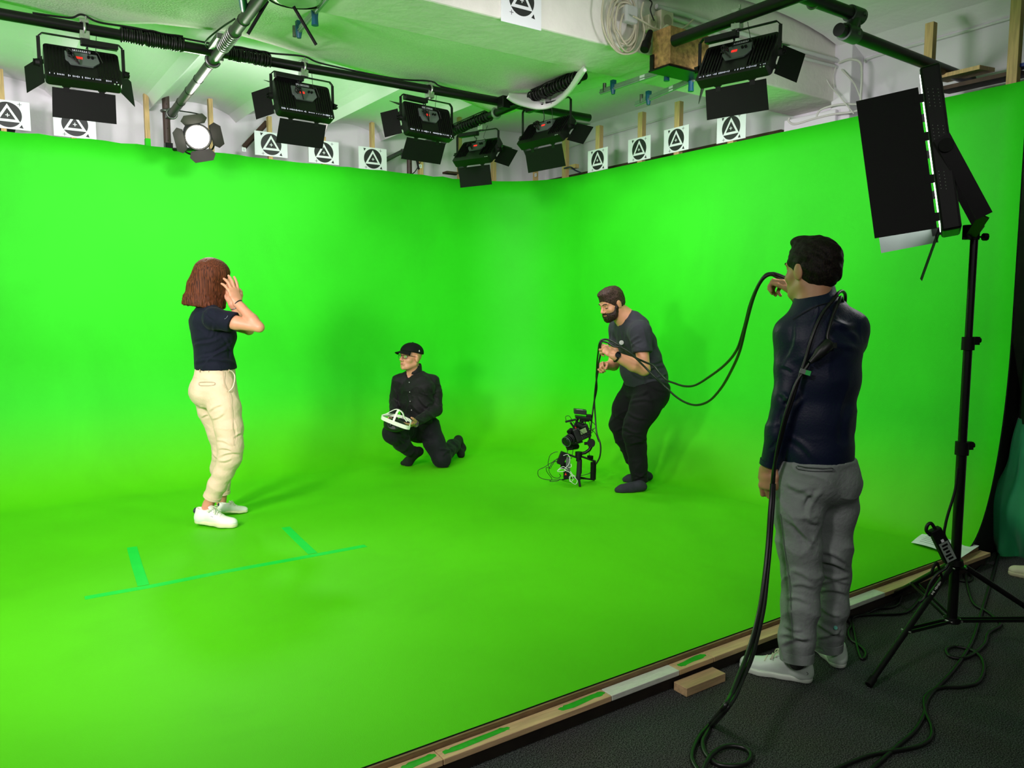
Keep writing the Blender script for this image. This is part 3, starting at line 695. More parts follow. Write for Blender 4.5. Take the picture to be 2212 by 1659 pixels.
def rrect(w, h, r, n=4):
    out = []
    for cx, cy, a in ((w/2-r, h/2-r, 0), (-w/2+r, h/2-r, 90), (-w/2+r, -h/2+r, 180), (w/2-r, -h/2+r, 270)):
        for i in range(n+1): t = math.radians(a+90*i/n); out.append((cx+r*math.cos(t), cy+r*math.sin(t)))
    return out
def hardlamp(name, lab, c, yaw, tilt, W, H, pipe, power, psu=-1, doors=(40, 40, 45, 40), slots=True, seed=0, yoke=True):
    u, v, n = lamp_frame(math.radians(yaw), math.radians(tilt)); c = np.asarray(c, float); r = random.Random(seed)
    T = .06; root = thing(name, lab, 'studio light', (pipe[0], pipe[1], pipe[2]-.05), 'led panel lights hanging from the pipes')
    hb = MB().prism(rrect(W, H, .02), c, u, v, n, T)
    for i in range(22):       # cooling fins on the back
        x = -W*.46+W*.92*i/21
        if abs(x+.0*W) < W*.17: continue
        hb.box(c+u*x+v*H*.05-n*.004, (.0035, H*.74, .008), (u, v, n))
    h = obj('housing', hb, METALB, root, bevel=.003)
    obj('led_face', MB().box(c+n*(T+.001), (W*.88, H*.82, .003), (u, v, n)), LEDM, root, label='glowing led face')
    cp = obj('control_panel', MB().prism([(-.085,.045),(.075,.045),(.085,-.01),(.05,-.045),(-.06,-.045),(-.085,-.01)], c+v*.03-n*.012, u, v, n, .011), PANELG, root, label='grey control plate')
    dm = MB()
    for i in range(4): 
        for a, b in ((0,.006),(0,0),(0,-.006)): dm.box(c+u*(-.028+.0085*i)+v*(.035+b)-n*.0135, (.006,.0016,.002), (u, v, n))
        dm.box(c+u*(-.0315+.0085*i)+v*.035-n*.0135, (.0016,.013,.002), (u, v, n))
    obj('display', dm, RED, cp, label='red number display')
    km = MB()
    for x in (.03,.05): km.cyl(c+u*x+v*.045-n*.012, c+u*x+v*.045-n*.024, .007, seg=10)
    obj('knob', km, BLACKM, cp)
    lb = MB().box(c+v*H*.4-n*.0045, (.09,.012,.002), (u, v, n)); 
    for i in range(9): lb.box(c+u*(-.04+.01*i)+v*H*.4-n*.006, (.004,.009,.001), (u, v, n), 1)
    obj('rating_label', lb, [mat('pale label', (200,202,210), .5), BLACKM], h)
    # cable tangle
    tg = MB()
    for i in range(3):
        p = [c+u*(-.06+r.uniform(-.02,.02))+v*(.03+r.uniform(-.03,.02))-n*(.03+r.uniform(0,.03)) for _ in range(6)]
        tg.tube(spline([c+u*-.05+v*.04-n*.015]+p+[c+u*-.02+v*-.02-n*.02], 5), .0035, 6)
    obj('cable_bundle', tg, RUB, root)
    if slots:
        sm = MB(); ns = 46
        for i in range(ns):
            if r.random() < .3: continue
            x = -W*.45+W*.9*i/(ns-1)
            hgt = .012*r.uniform(.3,1)
            sm.box(c+u*x-v*H*.40-n*.0015, (W*.9/ns*.36, hgt, .002), (u, v, n)); 
        sm.box(c-v*H*.40-n*.0003, (W*.92, .017, .001), (u, v, n), 1)
        obj('vent_slots', sm, [SLOT, BLACKM], h, label='row of vents with light leaking through')
    led = MB()
    for x in (-.012,.006): led.cyl(c+u*(W*.43+x)-v*H*.475-n*.001, c+u*(W*.43+x)-v*H*.475-n*.003, .004, seg=10)
    obj('indicator', led, mat('pale indicator dots', (190,225,190), .4), h)
    # yoke: world-vertical arms to a horizontal bar under the pipe
    pv = c+n*T*.5; top = pipe[2]-.065
    mb = MB(); q = []
    for s in (-1, 1): q.append(pv+u*s*(W/2+.022))
    up = lambda p, z: V3(p[0], p[1], z)
    k = pipe-V3(pv[0], pv[1], pipe[2]); k = k*0
    a0, a1 = q
    pts = [a0-ZZ*.02, up(a0, top-.02), up(a0+u*.02, top), up(a1-u*.02, top), up(a1, top-.02), a1-ZZ*.02]
    for i in range(len(pts)-1): mb.bar(pts[i], pts[i+1], .018 if True else .01, .006, up=tuple(n) if i in (0, 4) else (0,0,1))
    y = obj('yoke', mb, METALB, root)
    for s, p in zip((-1, 1), q):
        kb = MB().cyl(p, p+u*s*.02, .022, .018, 14)
        for a in range(4): kb.box(p+u*s*.022+v*.012*math.cos(a*pi/2+.6)+n*.012*math.sin(a*pi/2+.6), (.016,.008,.008), (u, v, n))
        obj('tilt_knob', kb, BLACKM, y)
    ps = MB().box((up(a0,0)+up(a1,0))/2+u*psu*W*.24+ZZ*(top-.016), (.19,.045,.032), (u, np.cross(ZZ,u), ZZ)); obj('power_supply', ps, METALB, root, bevel=.004)
    obj('lead', MB().tube(spline([up(pv,0)+u*psu*W*.1+ZZ*(top-.02), up(pv,0)+u*psu*W*.06+ZZ*(top-.05), c+v*H*.45-n*.03+u*psu*.03, c+v*.06-n*.02+u*.03*psu], 6), .003, 6), RUB, root)
    obj('safety_wire', MB().tube(spline([pipe+u*.06-ZZ*.03, up(pv,0)+u*.07+ZZ*(top-.06)-n*.01, c+v*H*.3-n*.03+u*.08, c+u*.1+v*.02-n*.015], 6), .0018, 6), mat('steel wire', (60,64,60), .4, .6), root)
    cl = MB().box(pipe-ZZ*.035, (.05,.05,.05), (u, np.cross(ZZ,u), ZZ)).box(pipe+ZZ*.035, (.045,.06,.018), (u, np.cross(ZZ,u), ZZ)).ring(pipe, u, .034, .008, 20, 6).cyl(pipe+ZZ*.03+u*.012, pipe+ZZ*.07+u*.012, .006, seg=8).cyl(pipe-ZZ*.055, pipe-ZZ*.07, .012, seg=8)
    obj('clamp', cl, ZINC, root, bevel=.002, label='shiny zinc pipe clamp')
    # barn doors
    f = c+n*(T+.004)
    def door(h0, along, out, w0, w1, L, ang, nm='barn_door'):
        d = n*math.cos(math.radians(ang))+out*math.sin(math.radians(ang)); nn = np.cross(along, d)
        pl = [(-w0/2,0),(w0/2,0),(w1/2,L),(-w1/2,L)]
        b = obj(nm, MB().prism(pl, h0+d*.012, along, d, nn, .002), BLACKM, root)
        for s in (-1, 1): obj('hinge', MB().cyl(h0+along*(s*w0*.28-.02)+out*.0, h0+along*(s*w0*.28+.02), .006, seg=8).bar(h0+along*s*w0*.28, h0+along*s*w0*.28+d*.03, .03, .003, up=tuple(nn)), METALB, b)
    door(f-v*(H/2-.006), u, -v, W*.84, W*.86, .16, doors[2]); door(f+v*(H/2-.006), u, v, W*.84, W*.86, .16, doors[3])
    door(f-u*(W/2-.006), v, -u, H*.8, H*.8, .13, doors[0]); door(f+u*(W/2-.006), v, u, H*.8, H*.8, .13, doors[1])
    LAMPS.append((f, u, v, n, W, H, power))
    return root
# ---- pipes of the grid
zA = 3.0
PR = .03
def pipe(name, a, b, r, m, lab, caps=True, cat='pipe'):
    mb = MB().cyl(a, b, r, seg=24); o = obj(name, mb, m); tag(o, lab, cat); return o
pA0, pA1 = V3(-1.2, 5.15, zA), V3(4.35, 5.15, zA)
pipe('ceiling_pipe', pA0, pA1, PR, METALB, 'long black ceiling pipe carrying the three lamps along the back wall')
pB0, pB1 = ony(370,247,7.19), onz(572,-16,2.93)
pipe('ceiling_pipe', pB0, pB1, .031, mat('brushed steel pipe', (78,78,74), .5, .7, var=.12, vscale=5), 'steel grey pipe slanting from the brown post up to the top edge')
pC0, pC1 = V3(3.55, 7.24, 2.945), V3(3.5, 4.3, 2.945)
pC0 = onz(876,328,2.945); 
pC1 = onz(1262,163,2.99)
pipe('ceiling_pipe', pC0, pC1, PR, METALB, 'black cable wrapped pipe running from the corner towards the beam')
pD0, pD1 = V3(3.52, 3.40, 3.0), V3(3.55, .9, 3.0)
pipe('ceiling_pipe', pD0, pD1, .034, METALB, 'black pipe with open end holding the lamp in front of the beam')
zF = 2.97; pF0, pF1 = onz(1812,64,zF), onz(2140,190,zF)
pipe('ceiling_pipe', pF0, pF1, .036, METALB, 'thick black pipe slanting down to the right wall')
pE0, pE1 = onz(1690,-25,3.09), onz(1848,33,3.09)
pipe('ceiling_pipe', pE0, pE1, .036, METALB, 'short black pipe at the top edge ending in a grey elbow joint')
jm = MB(); je = nrm(pE1-pE0)
jm.cyl(pE1-je*.06, pE1+je*.05, .046, seg=20).cyl(pE1, V3(pE1[0], pE1[1], pF0[2]-.0)+je*0, .03, seg=18)
jf = nrm(pF1-pF0); jc = V3(pE1[0], pE1[1], pF0[2]); 
jm.cyl(pF0+jf*.05, pF0+jf*.17, .047, seg=20).tube([pE1, pF0+jf*.11], .034, 18)
for p in (pE1, pF0+jf*.11): jm.cyl(p, p+loc2w(.05,-.03,.0), .014, seg=10)
o = obj('pipe_joint', jm, mat('cast grey fitting', (84,92,86), .5, .6, var=.15), bevel=0); tag(o, 'grey cast elbow joint linking the two thick black pipes', 'pipe joint')
o = obj('pipe_ring', MB().ring(onz(1757,3,3.09), je, .036, .008, 20, 8), METALG); tag(o, 'metal ring on the short black pipe at the top edge', 'pipe joint')
def wrap(a, b, n, R, lab, pr=PR):
    a = np.asarray(a, float); b = np.asarray(b, float); d = nrm(b-a); mb = MB(); r = random.Random(int(abs(a[0])*100))
    for i in range(n):
        p = a+(b-a)*i/(n-1); mb.ring(p+ZZ*.004, nrm(d+V3(r.uniform(-.1,.1), r.uniform(-.1,.1), r.uniform(-.1,.1))), R+r.uniform(-.003,.003), .0055, 16, 6)
    for k in range(3): 
        q = [a+(b-a)*i/8+ZZ*(R+.006*k+r.uniform(0,.006))+np.cross(d, ZZ)*(.012*(k-1)) for i in range(9)]; mb.tube(spline(q, 3), .005, 6)
    o = obj('wrapped_cable', mb, RUB); tag(o, lab, 'cable', 'cables wound around the ceiling pipes')
lpA = lambda x: V3(float(onz(x, 0, zA)[0]) if False else 0, 0, 0)
def onA(x):   # point of pipe A under image column x
    for X in np.linspace(-1, 4.4, 2000):
        q = V3(X, 5.15, zA)-CAMP; px = CXP+FP*(q@RT)/(q@FW)
        if px >= x: return V3(X, 5.15, zA)
wrap(onA(262), onA(395), 26, .036, 'black cable wound around the left part of the long black pipe')
wrap(onA(495), onA(582), 20, .036, 'black cable wound around the black pipe just right of the steel pipe')
cl_ = pC0+(pC1-pC0)*.38; cm_ = pC0+(pC1-pC0)*.62
wrap(pC0+(pC1-pC0)*.33, pC0+(pC1-pC0)*.56, 16, .038, 'black cable wound around the corner pipe above the low tilted lamp')
wrap(pC0+(pC1-pC0)*.78, pC0+(pC1-pC0)*.97, 16, .04, 'bundle of black cable on the pipe inside the torn ceiling sheet')
pb = lambda t: pB0+(pB1-pB0)*t
mb = MB()
for i in range(9): mb.ring(pb(.69+.012*i), nrm(pB1-pB0), .036, .004, 18, 6)
o = obj('wire_coil', mb, ZINC); tag(o, 'shiny wire coil around the steel pipe near the black pipe', 'wire coil')
o = obj('ribbed_plug', MB().bar(pb(.66)+loc2w(-.05,0,.02), pb(.74)+loc2w(-.05,0,.02), .04, .03), METALG, bevel=.004); tag(o, 'grey connector lying along the steel pipe', 'connector')
cable('cable', [pb(.62)+loc2w(-.03,0,.03), pb(.68)+loc2w(-.1,0,.03), pb(.74)+loc2w(-.06,0,.05), pb(.82)+loc2w(-.02,0,.04)], .005, RUB, label='small black cable loop beside the steel pipe')
for i, t in enumerate((.17,.3,.42,.56,.86)): 
    mb = MB().ring(pb(t), nrm(pB1-pB0), .0315, .003, 18, 6); o = obj('pipe_strap', mb, BLACKM); tag(o, ['lowest black tie strap on the steel pipe above the spotlight','second lowest black tie strap on the steel pipe','middle black tie strap on the steel pipe','black tie strap just under the pipe crossing','topmost black tie strap on the steel pipe'][i], 'strap', 'tie straps on the steel pipe')
o = obj('cross_clamp', MB().ring(pb(.585), nrm(pB1-pB0), .038, .012, 20, 8).box((pb(.60)+onA(480))/2, (.05,.06,.07), None), METALG, bevel=.003); tag(o, 'grey clamp joining the steel pipe to the long black pipe', 'clamp')
crs = onz(1090,226,2.97)
o = obj('cross_clamp', MB().ring(pC0+(pC1-pC0)*.60, nrm(pC1-pC0), .036, .012, 20, 8), mat('pale worn clamp', (120,150,120), .5, .3)); tag(o, 'pale clamp ring on the corner pipe below the pipe crossing', 'clamp')
o = obj('cross_clamp', MB().box(onz(1088,222,2.98), (.07,.08,.09)), METALB, bevel=.006); tag(o, 'black clamp block where the two black pipes cross', 'clamp')
# thin cable along pipe A
cable('cable', [onA(70)+ZZ*.035, onA(150)+ZZ*.045, onA(178)+ZZ*.075, onA(215)+ZZ*.05, onA(300)+ZZ*.055, onA(420)+ZZ*.045, onA(570)+ZZ*.05, onA(655)+ZZ*.07, onA(700)+ZZ*.045, onA(850)+ZZ*.034, onA(930)+ZZ*.06, onA(960)+ZZ*.035, onA(1080)+ZZ*.03], .006, RUB, label='thin black cable tied along the top of the long black pipe')
# ---- hanging LED panels
def Dz(x, y, z): return onz(x, y, z)
L1 = hardlamp('led_panel_light', 'leftmost black led panel with lit vents and a red display, on the long black pipe', V3(.61,5.11,2.79), 1, 31, .375, .24, V3(.63,5.15,zA), 24, psu=1, seed=1)
L2 = hardlamp('led_panel_light', 'second led panel from the left, hanging above the three marker boards', V3(1.89,5.11,2.79), -5, 20, .385, .24, V3(1.9,5.15,zA), 24, psu=-1, seed=2, doors=(40,15,45,40))
L3 = hardlamp('led_panel_light', 'third led panel from the left, in front of the corner', V3(2.83,5.14,2.78), -7, 17, .41, .235, V3(2.84,5.15,zA), 9, psu=-1, seed=3, doors=(42,15,45,40))
L4 = hardlamp('led_panel_light', 'low led panel steeply tilted under the cable wrapped corner pipe', V3(3.56,5.67,2.74), 69, 42, .385, .25, V3(3.6,5.64,2.955), 10, psu=-1, seed=4, slots=False, doors=(20,60,38,40))
L5 = hardlamp('led_panel_light', 'tilted led panel with lit edge hanging below the torn ceiling sheet', V3(3.55,4.72,2.73), 84, 38, .47, .21, V3(3.56,4.72,2.985), 28, psu=-1, seed=5, slots=False, doors=(20,60,38,40))
L6 = hardlamp('led_panel_light', 'large led panel at upper right in front of the beam', V3(3.51,2.93,2.79), 76, 32, .42, .25, V3(3.535,2.95,3.0), 22, psu=-1, seed=6, doors=(30,45,45,40))
# ---- brown posts
def post(px, pt, pb_, Y, lab, r=.024):
    top = ony(px, pt, Y); mb = MB().cyl((top[0], Y, 0), (top[0], Y, top[2]), r, seg=16); o = obj('steel_post', mb, BROWN, loc=(top[0], Y, 0)); tag(o, lab, 'post')
    h = MB(); 
    for i in range(4): h.cyl((top[0]+.0, Y-r-.001, top[2]-.1-.1*i), (top[0], Y-r+.004, top[2]-.1-.1*i), .004, seg=8)
    obj('bolt_hole', h, BLACKM, o); return top
t1 = post(357, 200, 0, 7.30, 'brown steel post behind the green wall left of the glowing spotlight', .03)
OSB = mat('osb chip board', (170,132,82), .7, var=.5, vscale=34, bump=.4, bscale=60)
o = obj('osb_plate', MB().box((t1[0]+.0, 7.2, t1[2]+.012), (.3,.34,.02)), OSB); tag(o, 'chipboard plate between the brown post and the ceiling', 'board')
o = obj('post_foot_plate', MB().box((t1[0], 7.28, t1[2]-.004), (.14,.14,.008)), METALG); tag(o, 'small steel plate on top of the brown post', 'plate')
o = obj('pipe_clamp', MB().ring((t1[0],7.30,ony(357,240,7.3)[2]), (0,0,1), .036,.012,18,8).ring(pb(.01), nrm(pB1-pB0), .038,.01,18,8).box((pb(0)+V3(t1[0],7.3,pb(0)[2]))/2, (.05,.08,.05)), METALG); tag(o, 'grey clamp fixing the steel pipe to the brown post', 'clamp')
t2 = post(884, 333, 0, 7.30, 'brown perforated post under the third lamp near the corner', .026)
t3 = post(999, 380, 0, 7.30, 'short brown post end behind the low tilted lamp', .03)
o = obj('pipe_clamp', MB().cyl(ony(868,330,7.26), ony(893,330,7.26), .04, seg=16), METALG); tag(o, 'round grey clamp on the brown post near the corner', 'clamp')
pipe('ceiling_pipe', ony(832,346,7.26), ony(872,326,7.26), .022, mat('grey pipe end', (74,74,74), .5, .5), 'short grey pipe stub beside the perforated brown post')
cable('cloth_strip', [ony(897,332,7.24), ony(902,352,7.24), ony(905,366,7.24)], .012, BLACKM, label='black cloth strip hanging by the perforated post', cat='cloth strip')
cable('cable', [ony(915,334,7.235), ony(906,355,7.235), ony(897,370,7.235), ony(890,376,7.235)], .005, RUB, label='thin black cable by the perforated post')
o = obj('osb_plate', MB().box(ony(975,374,7.3), (.16,.1,.02)), DWOOD); tag(o, 'small brown board below the third lamp', 'board')
# ---- glowing fresnel spotlight
def spot():
    c = PD(427, 296, 6.42); aim = nrm(PD(900, 900, 4.0)-c); aim = nrm(aim*.5+nrm(CAMP-c)*.75)
    u = nrm(np.cross(aim, ZZ)); v = np.cross(u, aim); u, v = u*.97-v*.24, v*.97+u*.24
    root = thing('spotlight', 'glowing round fresnel spotlight with barn doors above the back wall', 'studio light', c-aim*.1)
    hm = MB().tube([c-aim*.24, c-aim*.2, c-aim*.06, c], [.045,.082,.088,.1], 24)
    for i in range(5): hm.ring(c-aim*(.2-.022*i), aim, .086, .003, 24, 6)
    obj('housing', hm, METALB, root)
    hot = mat('glowing fresnel lens', (255,250,240), .3, var=0, emit=(255,246,230), estr=30)
    obj('lens', MB().cyl(c+aim*.001, c+aim*.006, .088, seg=32).sphere(c+aim*.004, (.086,.086,.016), ax=(u,v,aim), seg=24), hot, root, label='glowing lens')
    fr = obj('door_frame', MB().ring(c+aim*.012, aim, .1, .006, 32, 8), METALB, root)
    for a, out, al in ((0, v, u), (1, -v, u), (2, u, v), (3, -u, v)):
        d = nrm(aim*math.cos(.95)+out*math.sin(.95)); h0 = c+aim*.015+out*.1
        obj('barn_door', MB().prism([(-.075,0),(.075,0),(.1,.05),(.07,.1),(-.07,.1),(-.1,.05)], h0, al, d, np.cross(al, d), .002), mat('warm lit black door', (40,36,34), .45), root)  # black doors, the warm lens light put into their paler colour
    ym = MB(); 
    ym.tube(spline([c-aim*.12-u*.11, c-aim*.12-u*.12-v*.1, c-aim*.12-u*.06-v*.15, c-aim*.12+u*.06-v*.15, c-aim*.12+u*.12-v*.1, c-aim*.12+u*.11],5), .007, 8)
    for s in (-1,1): ym.cyl(c-aim*.12+u*s*.09, c-aim*.12+u*s*.135, .02, seg=12)
    obj('yoke', ym, METALB, root)
    pz = V3(t1[0], 7.27, c[2]-.02); am = MB().tube([pz, c-aim*.12-v*.12-u*.03], .014, 12).box(pz, (.06,.07,.1)).cyl(pz-V3(0,.03,.05), pz-V3(0,.05,.12), .012, seg=8)
    obj('bracket', am, METALB, root)
    obj('cable', MB().tube(spline([c-aim*.24, c-aim*.28+v*.04, c-aim*.22-u*.1+v*.12, pb(.06)], 6), .005, 8), RUB, root)
    l = bpy.data.lights.new('spotlight_lamp', 'SPOT'); l.energy = 260; l.color = (1,.95,.88); l.spot_size = 1.5; l.spot_blend = .6; l.shadow_soft_size = .08
    o = bpy.data.objects.new('spotlight_lamp', l); COL.objects.link(o); o.location = tuple(c+aim*.05); o.rotation_euler = Vector(tuple(aim)).to_track_quat('-Z','Y').to_euler()
spot()
# ---- clutter on the beam
def coil(c, n, R, lab):
    mb = MB(); r = random.Random(11)
    for i in range(n):
        k = R*(1-.07*i+r.uniform(-.05,.05)); cc = c+V3(r.uniform(-.02,.02), -.004*i, r.uniform(-.03,.03)-R*.1)
        pts = [cc+V3(math.cos(t)*k*.8, r.uniform(-.006,.006), math.sin(t)*k*(1.15+.05*math.sin(3*t))) for t in np.linspace(0, 2*pi, 18)[:-1]]
        mb.tube(spline(pts, 3, True), .0062, 8, closed=True)
    o = obj('cable_coil', mb, mat('beige mains cable', (188,182,160), .5, var=.05)); tag(o, lab, 'cable coil')
coil(ony(1346, 52, 3.64), 7, .15, 'coil of beige cable hanging on the white beam')
cable('cable', [ony(x,y,3.6) for x,y in [(1305,-10),(1300,40),(1312,85),(1340,115),(1375,110),(1392,70),(1385,30),(1390,5)]], .0062, MATS['beige mains cable'], label='longest hanging loop of the beige cable on the beam')
o = obj('junction_box', MB().box(ony(1360,32,3.62), (.1,.05,.1)), mat('pale grey plastic', (186,188,186), .5), bevel=.012); tag(o, 'pale grey junction box inside the beige cable coil', 'junction box')
def sock(x, y, w, h, lab):
    c = ony(x, y, 3.63); o = obj('socket_box', MB().box(c, (w,.06,h)), mat('ivory socket plastic', (206,200,176), .45), bevel=.006); tag(o, lab, 'socket')
    obj('socket_face', MB().cyl(c-V3(0,.031,0), c-V3(0,.034,0), w*.33, seg=20), mat('ivory socket inset', (160,154,130), .5), o)
sock(1403, 52, .07, .09, 'ivory socket box beside the beige cable coil'); sock(1434, 48, .11, .12, 'double ivory socket box above the chipboard box')
c = ony(1412, 60, 3.58); o = obj('plug', MB().cyl(ony(1441,58,3.58), ony(1430,70,3.56), .016, seg=10), MATS['ivory socket plastic']); tag(o, 'ivory plug in the double socket box', 'plug')
cable('cable', [ony(x,y,3.56) for x,y in [(1368,35),(1392,48),(1412,60),(1432,66),(1455,70),(1480,58),(1498,42)]], .006, MATS['beige mains cable'], label='beige cable running from the coil to the sockets')
cable('cable', [ony(x,y,3.56) for x,y in [(1395,-5),(1408,5),(1405,22),(1413,45)]], .004, RUB, label='thin dark cable dropping to the ivory sockets')
a, b = ony(1405,68,3.58), ony(1392,108,3.56)
o = obj('coupling_plug', MB().tube([a, a+(b-a)*.25, a+(b-a)*.6, a+(b-a)*.62, b], [.016,.02,.022,.028,.027], 16), BLACKM); tag(o, 'black coupling plug hanging left of the chipboard box', 'plug')
q = ony(1447,140,3.46); w_ = ony(1530,160,3.46)
zb_ = q[2]; o = obj('chipboard_box', MB().box(((q[0]+w_[0])/2, 3.535, zb_+.12), (w_[0]-q[0], .15, .22)), OSB, bevel=.003); tag(o, 'chipboard box mounted on the front of the beam behind the large lamp', 'box')
o = obj('angle_bracket', MB().box(((q[0]+w_[0])/2, 3.535, zb_-.006), (w_[0]-q[0]+.04, .17, .01)).box((q[0]-.012, 3.6, zb_+.04), (.008,.03,.1)), METALB); tag(o, 'black angle bracket under the chipboard box', 'bracket')
BLUE = mat('teal clamp plastic', (10,84,110), .4, var=.05); GALV = mat('galvanised rail', (150,168,156), .45, .5, var=.1)
def barclamp(a, b, hx, lab, z, hl=.13):
    A = onz(*a, z); B = onz(*b, z); root = thing('bar_clamp', lab, 'clamp', (A+B)/2); d = nrm(B-A)
    obj('rail', MB().bar(A, B, .012, .035).bar(A-ZZ*.005, B-ZZ*.005, .024, .006), GALV, root)
    for i, t in enumerate(hx):
        p = A+(B-A)*t; s = 1 if i == 0 else .62
        obj('handle', MB().tube([p+ZZ*.06*s, p+ZZ*.02, p-ZZ*.03*s, p-ZZ*.07*s], [.016*s+.004,.022,.017,.019*s], 12), BLUE, root, label='teal handle')
        if i: obj('jaw', MB().box(p+ZZ*.02, (.03,.03,.06)), BLUE, root, label='teal jaw'); obj('screw', MB().cyl(p+d*.09+ZZ*.05, p+d*.09-ZZ*.01, .013, seg=12), METALG, root)
    obj('tag_label', MB().box(A+(B-A)*.38+loc2w(0,-.014,0), (.045,.002,.03), (d, np.cross(ZZ, d), ZZ)), WB, root, label='white printed sticker')
barclamp((1447,148), (1297,199), (.04,.8), 'teal handled bar clamp hanging from the chipboard box', 2.93)
barclamp((1500,170), (1373,225), (.05,.76), 'lower bar clamp with teal jaw beneath the beam', 2.88)
barclamp((712,-12), (645,66), (.45,.99), 'teal clamp on a steel bar at the top edge above the second lamp', 3.0)
o = obj('teal_clip', MB().tube([onz(523,-10,2.95), onz(527,18,2.95)], .02, 10), BLUE); tag(o, 'teal clamp end on the steel pipe at the top edge', 'clamp')
# round lamp housing at the top edge
def toplamp():
    c = onz(640,-20,3.03); root = thing('lamp_housing', 'round pale lamp housing with two black rods at the top edge', 'studio light', c)
    m_ = mat('pale green lit housing', (176,196,170), .55)
    obj('drum', MB().tube([c+ZZ*.12, c+ZZ*.02, c-ZZ*.03, c-ZZ*.05], [.155,.155,.14,.1], 28), m_, root)
    obj('guard', MB().ring(c-ZZ*.035, ZZ, .147, .004, 28, 6).ring(c+ZZ*.0, ZZ, .157, .004, 28, 6), BLACKM, root)
    for a, b in (((578,2),(535,74)),((634,14),(683,97))):
        obj('rod', MB().cyl(onz(*a,2.97), onz(*b,2.80), .0085, seg=10), BLACKM, root)
toplamp()
for i, (x, y, w, lab) in enumerate([(2120,178,.5,'brown board under the end of the thick black pipe'), (2080,160,.3,'rough timber offcut above the right green wall')]):
    p = onx(x, y, 5.42); o = obj('timber_board', MB().box(p, (.26, w, .025), (nrm(V3(1,.1,.12)), Y1, ZZ)), [DWOOD, WOOD][i]); tag(o, lab, 'board')
